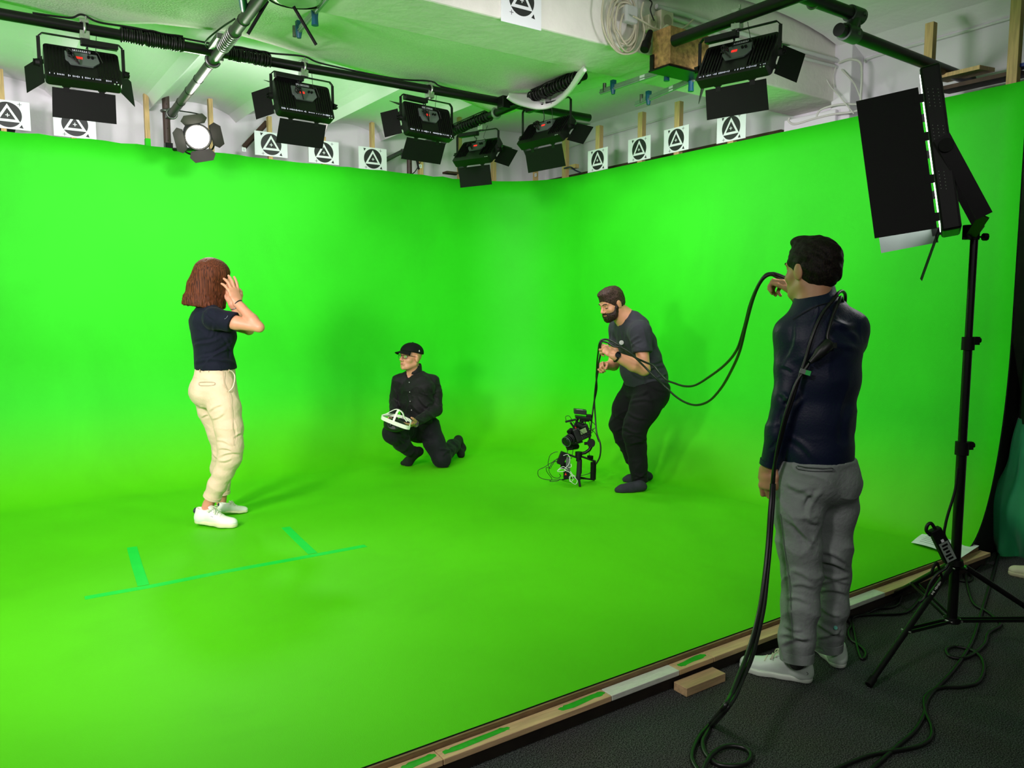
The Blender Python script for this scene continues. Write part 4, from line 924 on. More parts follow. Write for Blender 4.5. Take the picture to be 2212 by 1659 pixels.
# ---- light stand with led panel -------------------------------------------------------------
def stand():
    base = V3(3.55, 1.66, -.1); root = thing('light_stand', 'tall black tripod stand on the carpet at the right', 'light stand', base)
    top = PD(2092, 512, 3.4); S = METALB
    ax = lambda y: V3(base[0]+(top[0]-base[0])*0, base[1], 0)
    def P(y): r = ray(0, y); return V3(base[0], base[1], PD(2070, y, 3.39)[2])
    obj('pole', MB().cyl(P(1345), P(965), .021, seg=20), S, root)
    obj('pole', MB().cyl(P(975), P(735), .018, seg=20), S, root); obj('pole', MB().cyl(P(745), P(508), .0155, seg=20), S, root)
    for y, s in ((968, .028), (742, .026)):
        cl = MB().cyl(P(y+14), P(y-14), s, seg=20).box(P(y)+loc2w(.03,0,.012), (.03,.02,.035), (RT,HF,ZZ)); c = obj('collar', cl, BLACKM, root)
        obj('clamp_knob', MB().cyl(P(y)+loc2w(.03,-.0,.014), P(y)+loc2w(.052,0,.014), .011, seg=12), BLACKM, c)
    obj('stud_socket', MB().cyl(P(518), P(495), .02, seg=16), BLACKM, root)
    obj('top_knob', MB().cyl(P(512), P(512)+loc2w(.04,0,0), .004, seg=8).cyl(P(512)+loc2w(.037,0,0), P(512)+loc2w(.055,0,0), .016, seg=8), BLACKM, root)
    ring = P(1213); low = P(1337)
    hub = MB().tube([ring+ZZ*.012, ring-ZZ*.012], [.03,.036], 20).tube([ring-ZZ*.02, ring-ZZ*.03], [.045,.03], 6); obj('hub', hub, BLACKM, root)
    obj('spreader_hub', MB().tube([low+ZZ*.012, low-ZZ*.012], [.03,.034], 20), BLACKM, root)
    feet = [V3(2.923,1.675,-.088), V3(3.93,2.16,-.088), V3(3.98,1.2,-.088)]
    for i, f in enumerate(feet):
        d = nrm(V3(f[0]-base[0], f[1]-base[1], 0)); h0 = ring-ZZ*.02+d*.04
        lg = obj('leg', MB().cyl(h0, f, .0125, seg=14), S, root)
        obj('foot_cap', MB().cyl(f-nrm(f-h0)*.04, f, .0155, seg=12), BLACKM, lg)
        mid = h0+(f-h0)*.56
        for s in (-1, 1):
            k = np.cross(d, ZZ)*s*.014; sp = obj('spreader', MB().bar(low+d*.03+k, mid+k, .004, .014), S, root)
        bo = MB(); 
        for p in (low+d*.035, mid, h0): bo.cyl(p-np.cross(d,ZZ)*.021, p+np.cross(d,ZZ)*.021, .0045, seg=8)
        obj('rivet', bo, ZINC, root)
    # small white lettering on the near leg
    d = nrm(V3(feet[0][0]-base[0], feet[0][1]-base[1], 0)); h0 = ring-ZZ*.02+d*.04; ld = nrm(feet[0]-h0); wd = MB()
    side = nrm(np.cross(ld, RT*0+HF)); tocam = nrm(CAMP-h0); tocam = nrm(tocam-ld*(tocam@ld)); acr = np.cross(ld, tocam)
    for i in range(11):
        if i == 7: continue
        wd.box(h0+ld*(.1+.0075*i)+tocam*.0127, (.005,.005+.002*(i%3),.0006), (ld, acr, tocam))
    obj('lettering', wd, mat('white print', (190,190,185), .6), root)
    # head
    ph = math.atan((2030-CXP)/FP); n0 = -RT*math.cos(ph)+HF*math.sin(ph); tl = math.radians(9.5); n = n0*math.cos(tl)-ZZ*math.sin(tl); uu = nrm(RT*math.sin(ph)+HF*math.cos(ph)); v = np.cross(n, uu); v = v if v[2] > 0 else -v
    c0 = PD(2032, 318, 3.28); H_, W_, T_ = .68, .36, .075
    c = c0+uu*W_/2
    hr = thing('led_panel_light', 'big flat led panel with open barn doors on top of the tripod stand', 'studio light', top)
    hb = MB().box(c, (T_, W_, H_), (n, uu, v)); obj('housing', hb, METALB, hr, bevel=.01)
    vm = MB()
    for j0, rows, cols in ((.21, 6, 3), (.06, 6, 3), (-.13, 6, 2)):
        for i in range(rows):
            for k in range(cols): vm.cyl(c-uu*(W_/2+.0002)+v*(j0-.014*i+.035-.006*k)+n*(.018-.018*k), c-uu*(W_/2+.0012)+v*(j0-.014*i+.035-.006*k)+n*(.018-.018*k), .0016, seg=6)
    obj('vent_holes', vm, mat('pale vent dots', (170,170,170), .5), hr, label='dotted vent holes')
    obj('led_face', MB().box(c+n*(T_/2+.001), (.003, W_*.92, H_*.92), (n, uu, v)), LEDM, hr, label='glowing led face')
    f = c+n*(T_/2+.014)
    def door(h0, al, d, w, L, m=BLACKM, lab=None):
        b = obj('barn_door', MB().prism([(-w/2,0),(w/2,0),(w/2,L),(-w/2,L)], h0, al, d, np.cross(al, d), .002), m, hr, label=lab)
        for t in (-.42,-.15,.15,.42): obj('hinge', MB().bar(h0+al*w*t-d*.014, h0+al*w*t+d*.02, .035, .006, up=tuple(np.cross(al, d))), BLACKM, b)
    dn = nrm(n*.985-uu*.1+v*0.02); door(f-uu*(W_/2-.004)-v*.03, v, dn, H_*.86, .235)
    dfar = nrm(n*.97+uu*.12); door(f+uu*(W_/2-.004)-v*.05, v, dfar, H_*.9, .24, mat('inner door with painted lamp light', (84,94,88), .4), 'far barn door, pale inside, lit brightly')  # black far door coloured paler to carry the light of the panel
    db = nrm(n*.42-v*.9); door(f-v*(H_/2-.004), uu, db, W_*.9, .2)
    # yoke arms
    piv = c-v*.0-n*.02; el = PD(2112, 478, 3.32); 
    for s in (-1, 1):
        p0 = piv+uu*s*(W_/2+.012); k = p0-v*.0; bend = top+loc2w(.055,0,.07)+uu*s*(W_/2+.012)
        ym = MB().bar(k+nrm(k-bend)*.04, bend, .062, .006, up=tuple(uu)).bar(bend, top+ZZ*.0+uu*s*.02+loc2w(.01,0,.0), .04, .006, up=tuple(uu)); ar = obj('yoke_arm', ym, METALB, hr)
        obj('tilt_knob', MB().cyl(k, k+uu*s*.012, .028, seg=20), BLACKM, ar)
    obj('spigot', MB().cyl(top-ZZ*.01, top+ZZ*.05, .024, seg=16), BLACKM, hr)
    LAMPS.append((c+n*(T_/2+.01), uu, v, n, W_, H_, 26))
    # power brick and leads
    D = 3.3; a, b = PD(2018, 1142, D), PD(2052, 1212, D); dd = nrm(b-a)
    bx = MB().bar(a, b, .05, .035, up=tuple(HF)); o = obj('power_supply', bx, BLACKM, bevel=.005); tag(o, 'black power brick with grey label hanging at the foot of the stand', 'power supply')
    acr = nrm(np.cross(dd, -HF)); pc = (a*.35+b*.65)-HF*.026; lm = MB().box(pc, (.085,.002,.042) if False else (.09,.042,.002), (dd, acr, HF))
    for i in range(5): lm.box(pc-HF*.0013+dd*(-.032+.016*i)+acr*.004*(i%2), (.009,.026-.004*(i%3),.0008), (dd, acr, HF), 1)
    obj('rating_label', lm, [mat('grey rating label', (136,150,140), .5), BLACKM], o)
    obj('warning_sign', MB().box(a*.68+b*.32-HF*.0255, (.012,.012,.002), (dd, acr, HF)), WB, o)
    K = lambda L, r, lab, D_=3.36: cable('cable', [PD(x, y, D_) for x, y in L], r, RUB, label=lab)
    K([(2022,1146),(2012,1131),(2004,1134),(2001,1146),(2010,1156)], .0075, 'black cable loop at the top of the power brick', 3.3)
    K([(2070,1010),(2063,1060),(2048,1110),(2042,1135),(2040,1155),(2052,1178),(2058,1198)], .006, 'black mains lead running down the stand to the power brick', 3.32)
    K([(2055,1200),(2045,1225),(2025,1240),(2010,1260),(1998,1290),(1986,1300)], .006, 'black cable strapped along the near stand leg', 3.28)
    hk = obj('cable_hook', MB().tube(spline([PD(2012,1238,3.3),PD(2018,1222,3.3),PD(2024,1216,3.3),PD(2030,1232,3.3),PD(2036,1250,3.3)],4), .006, 8), BLACKM); tag(hk, 'small black strap hook at the stand leg joint', 'hook')
stand()
# ---- paper on the stage corner
def paper():
    pts = [(1968,1174),(2012,1147),(2115,1183),(2075,1208)]; P = [onz(x, y, .004) for x, y in pts]; P[3] = onz(2076,1209,.0); mb = MB(); N = 10; vs = []; fs = []
    for i in range(N+1):
        for j in range(N+1):
            s, t = i/N, j/N; p = P[0]*(1-s)*(1-t)+P[3]*s*(1-t)+P[2]*s*t+P[1]*(1-s)*t
            p = p+ZZ*(.012*math.sin(pi*t)*(1-s)+.006+.01*abs(math.sin(pi*s*1.2))); vs.append(p)
    for i in range(N):
        for j in range(N): fs.append((i*(N+1)+j, (i+1)*(N+1)+j, (i+1)*(N+1)+j+1, i*(N+1)+j+1))
    mb.add(vs, fs, 0, True)
    r = random.Random(4)
    for k in range(9):
        t = .14+.085*k; L = r.uniform(.35,.62) if k else .3; e1 = P[0]*(1-.12)*(1-t)+P[3]*.12*(1-t)+P[2]*.12*t+P[1]*.88*t; s2 = .12+L
        e2 = P[0]*(1-s2)*(1-t)+P[3]*s2*(1-t)+P[2]*s2*t+P[1]*(1-s2)*t
        def lift(p, s): return p+ZZ*(.012*math.sin(pi*t)*(1-s)+.0072+.01*abs(math.sin(pi*s*1.2)))
        seg = [lift(e1+(e2-e1)*q, .12+L*q) for q in np.linspace(0,1,7)]
        mb.tube(seg, .0011, 4, 1)
    o = obj('paper_sheet', mb, [mat('white paper', (226,232,232), .7), mat('printed text grey', (120,124,124), .7)]); tag(o, 'white printed sheet of paper lying on the far corner of the stage', 'paper')
paper()
# ---- green cloth heap and dark drape at the right edge
def cloth():
    base = V3(5.36, 2.12, -.1); NX, NZ = 46, 46; vs = []; fs = []
    top = .75
    for j in range(NZ+1):
        t = j/NZ; z = -.1+(top+.1)*t
        cx = base[0]+.02; R = .2*(.75+.35*math.sin(pi*min(1, t*1.15+.18))**2)*(1-.45*t**3)
        for i in range(NX):
            a = 2*pi*i/NX; r_ = R*(1+.13*math.sin(5*a+2.5*t+math.sin(4*t))+.06*math.sin(9*a-4*t))+.02*math.sin(14*t+3*a)*(1-t)
            vs.append((cx+r_*math.cos(a)*1.0, base[1]+r_*math.sin(a)*.75, z+.02*math.sin(3*a)*(1-t) if j else -.1))
    for j in range(NZ):
        for i in range(NX): fs.append((j*NX+i, j*NX+(i+1)%NX, (j+1)*NX+(i+1)%NX, (j+1)*NX+i))
    mb = MB(); mb.add(vs, fs, 0, True); mb.add(vs[-NX:], [tuple(range(NX))], 0)
    o = obj('green_cloth', mb, mat('green stage cloth', (.008,.30,.10), .7, var=.08, linear=True, sheen=.2)); tag(o, 'bunched green cloth gathered on the carpet at the right edge', 'cloth')
    mb = MB(); vs = []; fs = []
    for i in range(41):
        s = i/40; x = 5.30+.38*s; y = 2.2+.02-.5*s*0+.035*math.sin(s*34)
        vs += [(x, y-.1, .72), (x, y-.1, 3.3)]
    for i in range(40): fs.append((2*i, 2*i+2, 2*i+3, 2*i+1))
    mb.add(vs, fs, 0, True); o = obj('dark_curtain', mb, mat('dark green curtain', (.004,.06,.012), .85, linear=True)); s_ = o.modifiers.new('t', 'SOLIDIFY'); s_.thickness = .004; tag(o, 'dark green curtain hanging beyond the end of the green wall', 'curtain')
cloth()
# ---- cables on the carpet
ZC = -.092
def fl(L, r, lab, z=ZC): cable('cable', [onz(x, y, z) for x, y in L], r, RUB, label=lab, n=6)
fl([(2160,1185),(2142,1250),(2118,1330),(2098,1390),(2058,1450),(2015,1495),(2000,1520),(1996,1545),(1975,1580),(1935,1615),(1880,1665)], .008, 'long black cable snaking from the cloth heap down to the bottom edge')
fl([(2084,1240),(2093,1280),(2105,1306),(2130,1320),(2155,1340),(2160,1352),(2135,1368),(2128,1390),(2105,1412),(2080,1422),(2052,1418),(2044,1404),(2060,1397),(2085,1400),(2105,1408),(2122,1425),(2125,1450),(2112,1475),(2080,1484),(2040,1485),(2015,1492),(1997,1510),(2000,1540),(2012,1570),(2010,1595),(1985,1612),(1935,1622),(1880,1632),(1820,1655),(1790,1672)], .0075, 'black looped cable curling beside and across the long one', -.09)
fl([(1964,1268),(1966,1280),(1948,1287),(1940,1305),(1920,1313),(1895,1315),(1870,1326),(1835,1332)], .006, 'thin black cable on the carpet between tripod and stage edge')
fl([(2030,1240),(1990,1290),(1965,1318),(1940,1326),(1880,1328),(1848,1332),(1841,1342),(1846,1370),(1852,1400),(1860,1422),(1868,1420),(1869,1408),(1856,1394),(1838,1382),(1832,1365),(1838,1350),(1830,1340)], .0065, 'black cable with a narrow loop right of the grey trousers')
fl([(2062,1252),(2090,1256),(2100,1248),(2094,1238),(2110,1232),(2130,1208),(2148,1186)], .0065, 'black cable curling behind the stand hub')
# white-cream shoe at the right edge
def edge_shoe():
    a, b = onz(2330,1262,-.1), onz(2176,1240,-.1); d = nrm(b-a); a = b-d*.29
    root = thing('sneaker', 'cream sneaker of someone else, cut by the right picture edge', 'shoe', a)
    shoe(root, a, b, -.1, [mat('cream sneaker', (196,198,160), .55), mat('cream sole', (190,188,150), .6), mat('cream laces', (200,198,170), .7)], name='upper')
edge_shoe()
SKIN = mat('light skin', (204,146,114), .5, var=.05, vscale=25, bump=.05, bscale=400, sub=.12)
SKIN2 = mat('warm skin', (206,146,112), .5, var=.06, vscale=25, bump=.05, bscale=400, sub=.12)
def hair_mat(name, dark, light, sx=90, sz=3, lo=.35, hi=.68, rough=.45):
    if name in MATS: return MATS[name]
    m = mat(name, dark, rough, var=0, spec=.15); nt = m.node_tree; b = nt.nodes['Principled BSDF']
    tc = nt.nodes.new('ShaderNodeTexCoord'); mp = nt.nodes.new('ShaderNodeMapping'); mp.inputs['Scale'].default_value = (sx, sx, sz)
    n = nt.nodes.new('ShaderNodeTexNoise'); n.inputs['Scale'].default_value = 1; n.inputs['Detail'].default_value = 4
    r = nt.nodes.new('ShaderNodeValToRGB'); r.color_ramp.elements[0].position = lo; r.color_ramp.elements[1].position = hi
    r.color_ramp.elements[0].color = (*lin(dark), 1); r.color_ramp.elements[1].color = (*lin(light), 1)
    bp = nt.nodes.new('ShaderNodeBump'); bp.inputs['Strength'].default_value = .3; bp.inputs['Distance'].default_value = .003
    L = nt.links.new; L(tc.outputs['Object'], mp.inputs['Vector']); L(mp.outputs['Vector'], n.inputs['Vector']); L(n.outputs['Fac'], r.inputs['Fac']); L(r.outputs['Color'], b.inputs['Base Color'])
    L(n.outputs['Fac'], bp.inputs['Height']); L(bp.outputs['Normal'], b.inputs['Normal']); return m
def facing(deg):   # 0 = image right, 90 = away from the camera, 180 = image left, 270 = to the camera
    t = math.radians(deg); return RT*math.cos(t)+HF*math.sin(t)
def sh(p, d, s): return p+d*s
def shrink(pr, e): return [grow(p, -e) for p in pr]
# =============================================================== woman on the left
def woman():
    root = thing('person', 'woman with a brown bob, navy t-shirt and beige trousers holding both hands to her face', 'person', PD(465,1135,5.15)*V3(1,1,0))
    f = facing(28); s = -facing(28+90)       # s: her right-hand side (towards the camera)
    D0 = 5.2
    SHIRT = mat('navy t-shirt cotton', (13,18,32), .85, var=.1, vscale=14, bump=.2, bscale=90, sheen=.03, spec=.2)
    PANT = mat('beige trouser cotton', (214,192,160), .8, var=.05, vscale=9, bump=.25, bscale=70)
    # torso
    T = [((PD(467,808,D0)), .161, .127), (PD(465,788,D0), .157, .124), (PD(461,760,D0), .146, .112), (PD(457,725,D0), .155, .118), (PD(450,694,D0), .165, .112), (PD(451,672,D0), .14, .075)]
    tor = chain(T, side=s, k=.03)
    tor += [pell(PD(476,726,D0-.0)+f*.025, (.13,.07,.08), [s, f, ZZ], k=.06)]
    nk = PD(455,652,D0); hd0 = PD(463,606,D0-.01)
    SR, SL = PD(462,688,5.03), PD(462,686,5.37); ER, EL = PD(560,707,4.98), PD(538,713,5.26)
    WR, WL = PD(512,653,5.04), PD(502,655,5.17)
    sleeveR = [pcone(SR, SR+(ER-SR)*.58, .066, .064, cut=(SR+(ER-SR)*.44, nrm(ER-SR)+nrm(s)*.0-ZZ*.25), k=.03)]
    sleeveL = [pcone(SL, SL+(EL-SL)*.58, .06, .06, cut=(SL+(EL-SL)*.42, EL-SL), k=.03)]
    arms = []
    for S_, E_, W_ in ((SR, ER, WR), (SL, EL, WL)):
        arms += [pcone(S_, S_+(E_-S_)*.5, .048, .043), pcone(S_+(E_-S_)*.5, E_, .043, .031), pcone(E_, E_+(W_-E_)*.3, .032, .036, k=.012), pcone(E_+(W_-E_)*.3, W_, .036, .023, k=.012), plof(E_+(W_-E_)*.75, W_, .03, .026, .027, .02, nrm(W_-E_)*0+f, k=.01)]
    HR = hand_prims(WR, PD(496,598,5.06)-WR, nrm(s*1.0+f*.45), side=1 if np.cross(nrm(PD(496,598,5.06)-WR), nrm(s))@f > 0 else -1,
                    curls=[(.1,.25,.15),(.12,.3,.2),(.2,.35,.25),(.3,.35,.25)], thumb=(.8,.25), spread=.12, sc=1.04)
    HL = hand_prims(WL, PD(500,594,5.2)-WL, nrm(f*.8-s*.6), side=1 if np.cross(nrm(PD(500,594,5.2)-WL), nrm(f*.6-s*.8))@(-s*0+f) < 0 else -1, curls=[(.2,.3,.2)]*4, thumb=(.6,.3), spread=.08, sc=.96)
    hf = head_frame(hd0, facing(33), -.06, .97)
    # legs
    legR = [(PD(474,842,5.12), .112), (PD(485,880,5.1), .1), (PD(495,925,5.08), .086), (PD(498,965,5.06), .078), (PD(496,990,5.06), .073), (PD(483,1020,5.06), .062), (PD(469,1048,5.06), .058), (PD(458,1075,5.07), .055)]
    legL = [(PD(452,842,5.28), .108), (PD(458,885,5.3), .09), (PD(476,935,5.32), .08), (PD(484,975,5.34), .074), (PD(476,1010,5.38), .064), (PD(479,1040,5.4), .056), (PD(480,1066,5.41), .05)]
    pel = [plof(PD(466,789,D0), PD(465,805,D0), .146, .110, .150, .120, s), plof(PD(465,805,D0), PD(464,830,D0), .150, .122, .165, .14, s), pell(PD(448,848,D0)-f*.0, (.155,.115,.1), [s, f, ZZ], k=.05), pell(PD(447,848,5.13), (.085,.09,.09), k=.04), pell(PD(441,846,5.27), (.083,.09,.09), k=.04)]
    pants = pel+chain(legR, k=.025, cutend=True)+chain(legL, k=.025, cutend=True)
    # bare ankles
    aR, aL = PD(440,1110,5.08), PD(478,1098,5.43)
    ank = [pcone(legR[-2][0], PD(450,1090,5.08), .045, .033), pcone(PD(450,1090,5.08), aR, .033, .031), pcone(legL[-2][0], aL, .045, .03)]
    body = shrink(tor[:5], .014)+[pcone(T[-1][0], nk, .07, .05), pcone(SL, SR, .045, .045, k=.05)]+head_prims(hf, nk, .052)+arms+HR+HL+ank+[pcone(p[0], q[0], p[1]-.022, q[1]-.022) for p, q in list(zip(legR, legR[1:]))+list(zip(legL, legL[1:]))]+shrink(pel, .02)
    fr = [(PD(500,625,5.1), .16, .0035)]
    sobj('body', body, SKIN, root, h=.008, k=.018, fine=[((PD(497,625,5.1))[:], .13, .0035), (hd0, .13, .004)], subs=head_subs(hf))
    face_parts(hf, root)
    N = make_noise(18, seed=4); N2 = make_noise(30, seed=8, aniso=(1,1,1.6))
    fs = [fold_seg((500,742),(430,772),5.05,.012,.006), fold_seg((497,752),(440,790),5.05,.011,.006), fold_seg((478,728),(415,742),5.05,.014,.005), fold_seg((486,728),(500,775),5.05,.011,.005),
          fold_seg((455,738),(412,752),5.05,.012,.004), fold_seg((478,778),(510,790),5.07,.012,.006), fold_seg((415,785),(505,783),5.05,.014,.006), fold_seg((462,700),(455,730),4.98,.012,.004), fold_seg((445,668),(462,690),5.0,.01,.004)]
    collar = [pcone(nk+ZZ*-.025, nk+ZZ*.012, .068, .056, k=.02)]
    sobj('t_shirt', tor+collar+sleeveR+sleeveL+[pcone(SL, SR, .052, .052, k=.05)], SHIRT, root, h=.0055, k=.035, cuts=[(PD(467,797,D0), -ZZ)], subs=[(pcone(nk+ZZ*.02, nk+ZZ*.08, .06, .07), .005)], disp=folds(fs, N, .0016, crease=.003, cfreq=20, seed=51), smooth=2)
    _ts = [o for o in root.children if o.name.startswith('t_shirt')][0]
    o = obj('sleeve_mark', MB().tube(spline([snap(_ts,485,689),snap(_ts,489,687),snap(_ts,492,682)],3), .0018, 6), mat('grey print', (100,108,120), .6), _ts)
    pf = [fold_seg((452,888),(478,874),5.0,.01,.005), fold_seg((458,905),(482,893),5.0,.01,.004), fold_seg((430,878),(448,886),5.1,.01,.006), fold_seg((470,950),(500,962),5.0,.012,.006), fold_seg((474,968),(505,975),5.0,.01,.006), fold_seg((475,985),(515,978),5.0,.01,.006),
          fold_seg((472,995),(500,990),5.0,.011,.005), fold_seg((505,945),(520,935),5.0,.01,.005), fold_seg((440,815),(480,818),4.98,.016,.003), fold_seg((505,905),(508,960),4.99,.006,.002), fold_seg((460,975),(470,990),5.25,.01,.006), fold_seg((436,900),(448,895),5.2,.01,.006)]
    tr = sobj('trousers', pants, PANT, root, h=.0055, k=.03, cuts=[(PD(465,789,D0), ZZ)], disp=folds(pf, N2, .0010, crease=.0022, cfreq=18, seed=52, aniso=(1,1,1.6)), smooth=2)
    # hems, pockets, belt loops
    for L, r, c in ((legR, .056, 1), (legL, .051, 1)):
        d = nrm(L[-1][0]-L[-2][0]); obj('hem_cuff', MB().tube([L[-1][0]-d*.022, L[-1][0]+d*.001], [r+.0035, r+.003], 28), PANT, tr)
    def ln(nm, L, r, m, off=.001, closed=False): obj(nm, MB().tube(spline([snap(tr, x, y, off) for x, y in L], 5, closed), r, 6, closed=closed), m, tr)
    SE = mat('beige seam', (184,162,132), .8)
    ln('back_pocket', [(430,826),(440,825),(452,825),(462,826),(463,831),(452,833),(440,833),(430,832)], .0016, SE, 0, True)
    ln('side_pocket', [(495,800),(502,803),(507,812),(506,826),(502,838),(494,846)], .0038, mat('pocket lining', (226,210,182), .8), 0)
    ln('side_pocket_back', [(482,801),(482,815),(485,832),(493,846)], .0018, SE, 0)
    ln('side_seam', [(494,846),(498,870),(501,900),(503,930),(504,962)], .0014, SE, 0)
    for x in (431, 451, 494): ln('belt_loop', [(x+1,798),(x,801),(x,804)], .003, SE, 0)
    # shoes
    WS = [mat('white leather sneaker', (226,232,218), .45, var=.02), mat('off white rubber sole', (214,216,170), .5, var=.04), mat('white laces', (222,222,200), .7)]
    h1, t1_ = onz(421,1131,.012), onz(513,1139,.002); h2, t2_ = onz(470,1104,.03), onz(536,1106,.002)
    h1[2] = .02; h2[2] = .02
    TB = mat('navy heel tab', (30,36,56), .5)
    r1, P2, F1 = shoe(root, h1, t1_, 0, WS, heeltab=TB); shoe(root, h2, t2_, 0, WS, heeltab=TB)
    sd = 1 if F1.r@(-HF) > 0 else -1
    lg = MB()
    for k in range(5): lg.box(P2(sd*.0365,.118+.007*k,.052), (.004,.0015,.005), (F1.f, F1.r, F1.u))
    for zz in (.06,.045): lg.tube(spline([P2(sd*.037,.118,zz), P2(sd*.037,.132,zz+(.003 if zz>.05 else -.003)), P2(sd*.037,.146,zz)],4), .0013, 5)
    obj('logo', lg, mat('dark logo', (40,44,52), .5), r1)
    # hair: bob
    hm = hair_mat('auburn bob hair', (42,22,12), (112,60,34), 230, 4, rough=.65)
    sf = facing(30); sr = np.cross(sf, ZZ)
    H = [pell(hf.p(0,-.018,.042), (.096,.114,.09), [sr, sf, ZZ], k=.03),
         plof(PD(457,590,5.19), PD(449,622,5.19), .1, .11, .106, .125, sr, k=.03), plof(PD(449,622,5.19), PD(444,655,5.19), .102, .125, .118, .142, sr, k=.03), pcone(PD(412,640,5.22), PD(398,659,5.22), .035, .012, k=.03)]
    Ns = make_noise(55, n=9, seed=5, aniso=(1,1,.06)); Ns2 = make_noise(200, n=9, seed=6, aniso=(1,1,.04))
    sobj('hair', H, hm, root, h=.0045, k=.03, cuts=[(PD(440,662,5.19), nrm(-ZZ-RT*.14))], subs=[(pell(hf.p(0,.16,-.05), (.082,.1,.13), [sr, sf, ZZ]), .02), (plof(PD(470,640,5.19)+sf*.1, PD(470,680,5.19)+sf*.1, .07,.07,.08,.08, sr), .02), (pcone(PD(452,642,5.19), PD(449,672,5.19), .085, .105), .01)],
         disp=lambda P, Nn: .0014*Ns(P)+.0008*Ns2(P)+.004*np.clip((hf.o[2]-P[:,2])*6, 0, 1)*np.abs(Ns2(P))*(P[:,2] < hf.o[2]-.08), smooth=1)
    # wrist bands
    d = nrm(WR-ER); obj('wristband', MB().ring(WR-d*.012, d, .0265, .004, 24, 8), mat('black wristband', (18,18,20), .5), root)
    d = nrm(WL-EL); obj('bracelet', MB().ring(WL-d*.03, d, .029, .003, 24, 6), METALG, root)
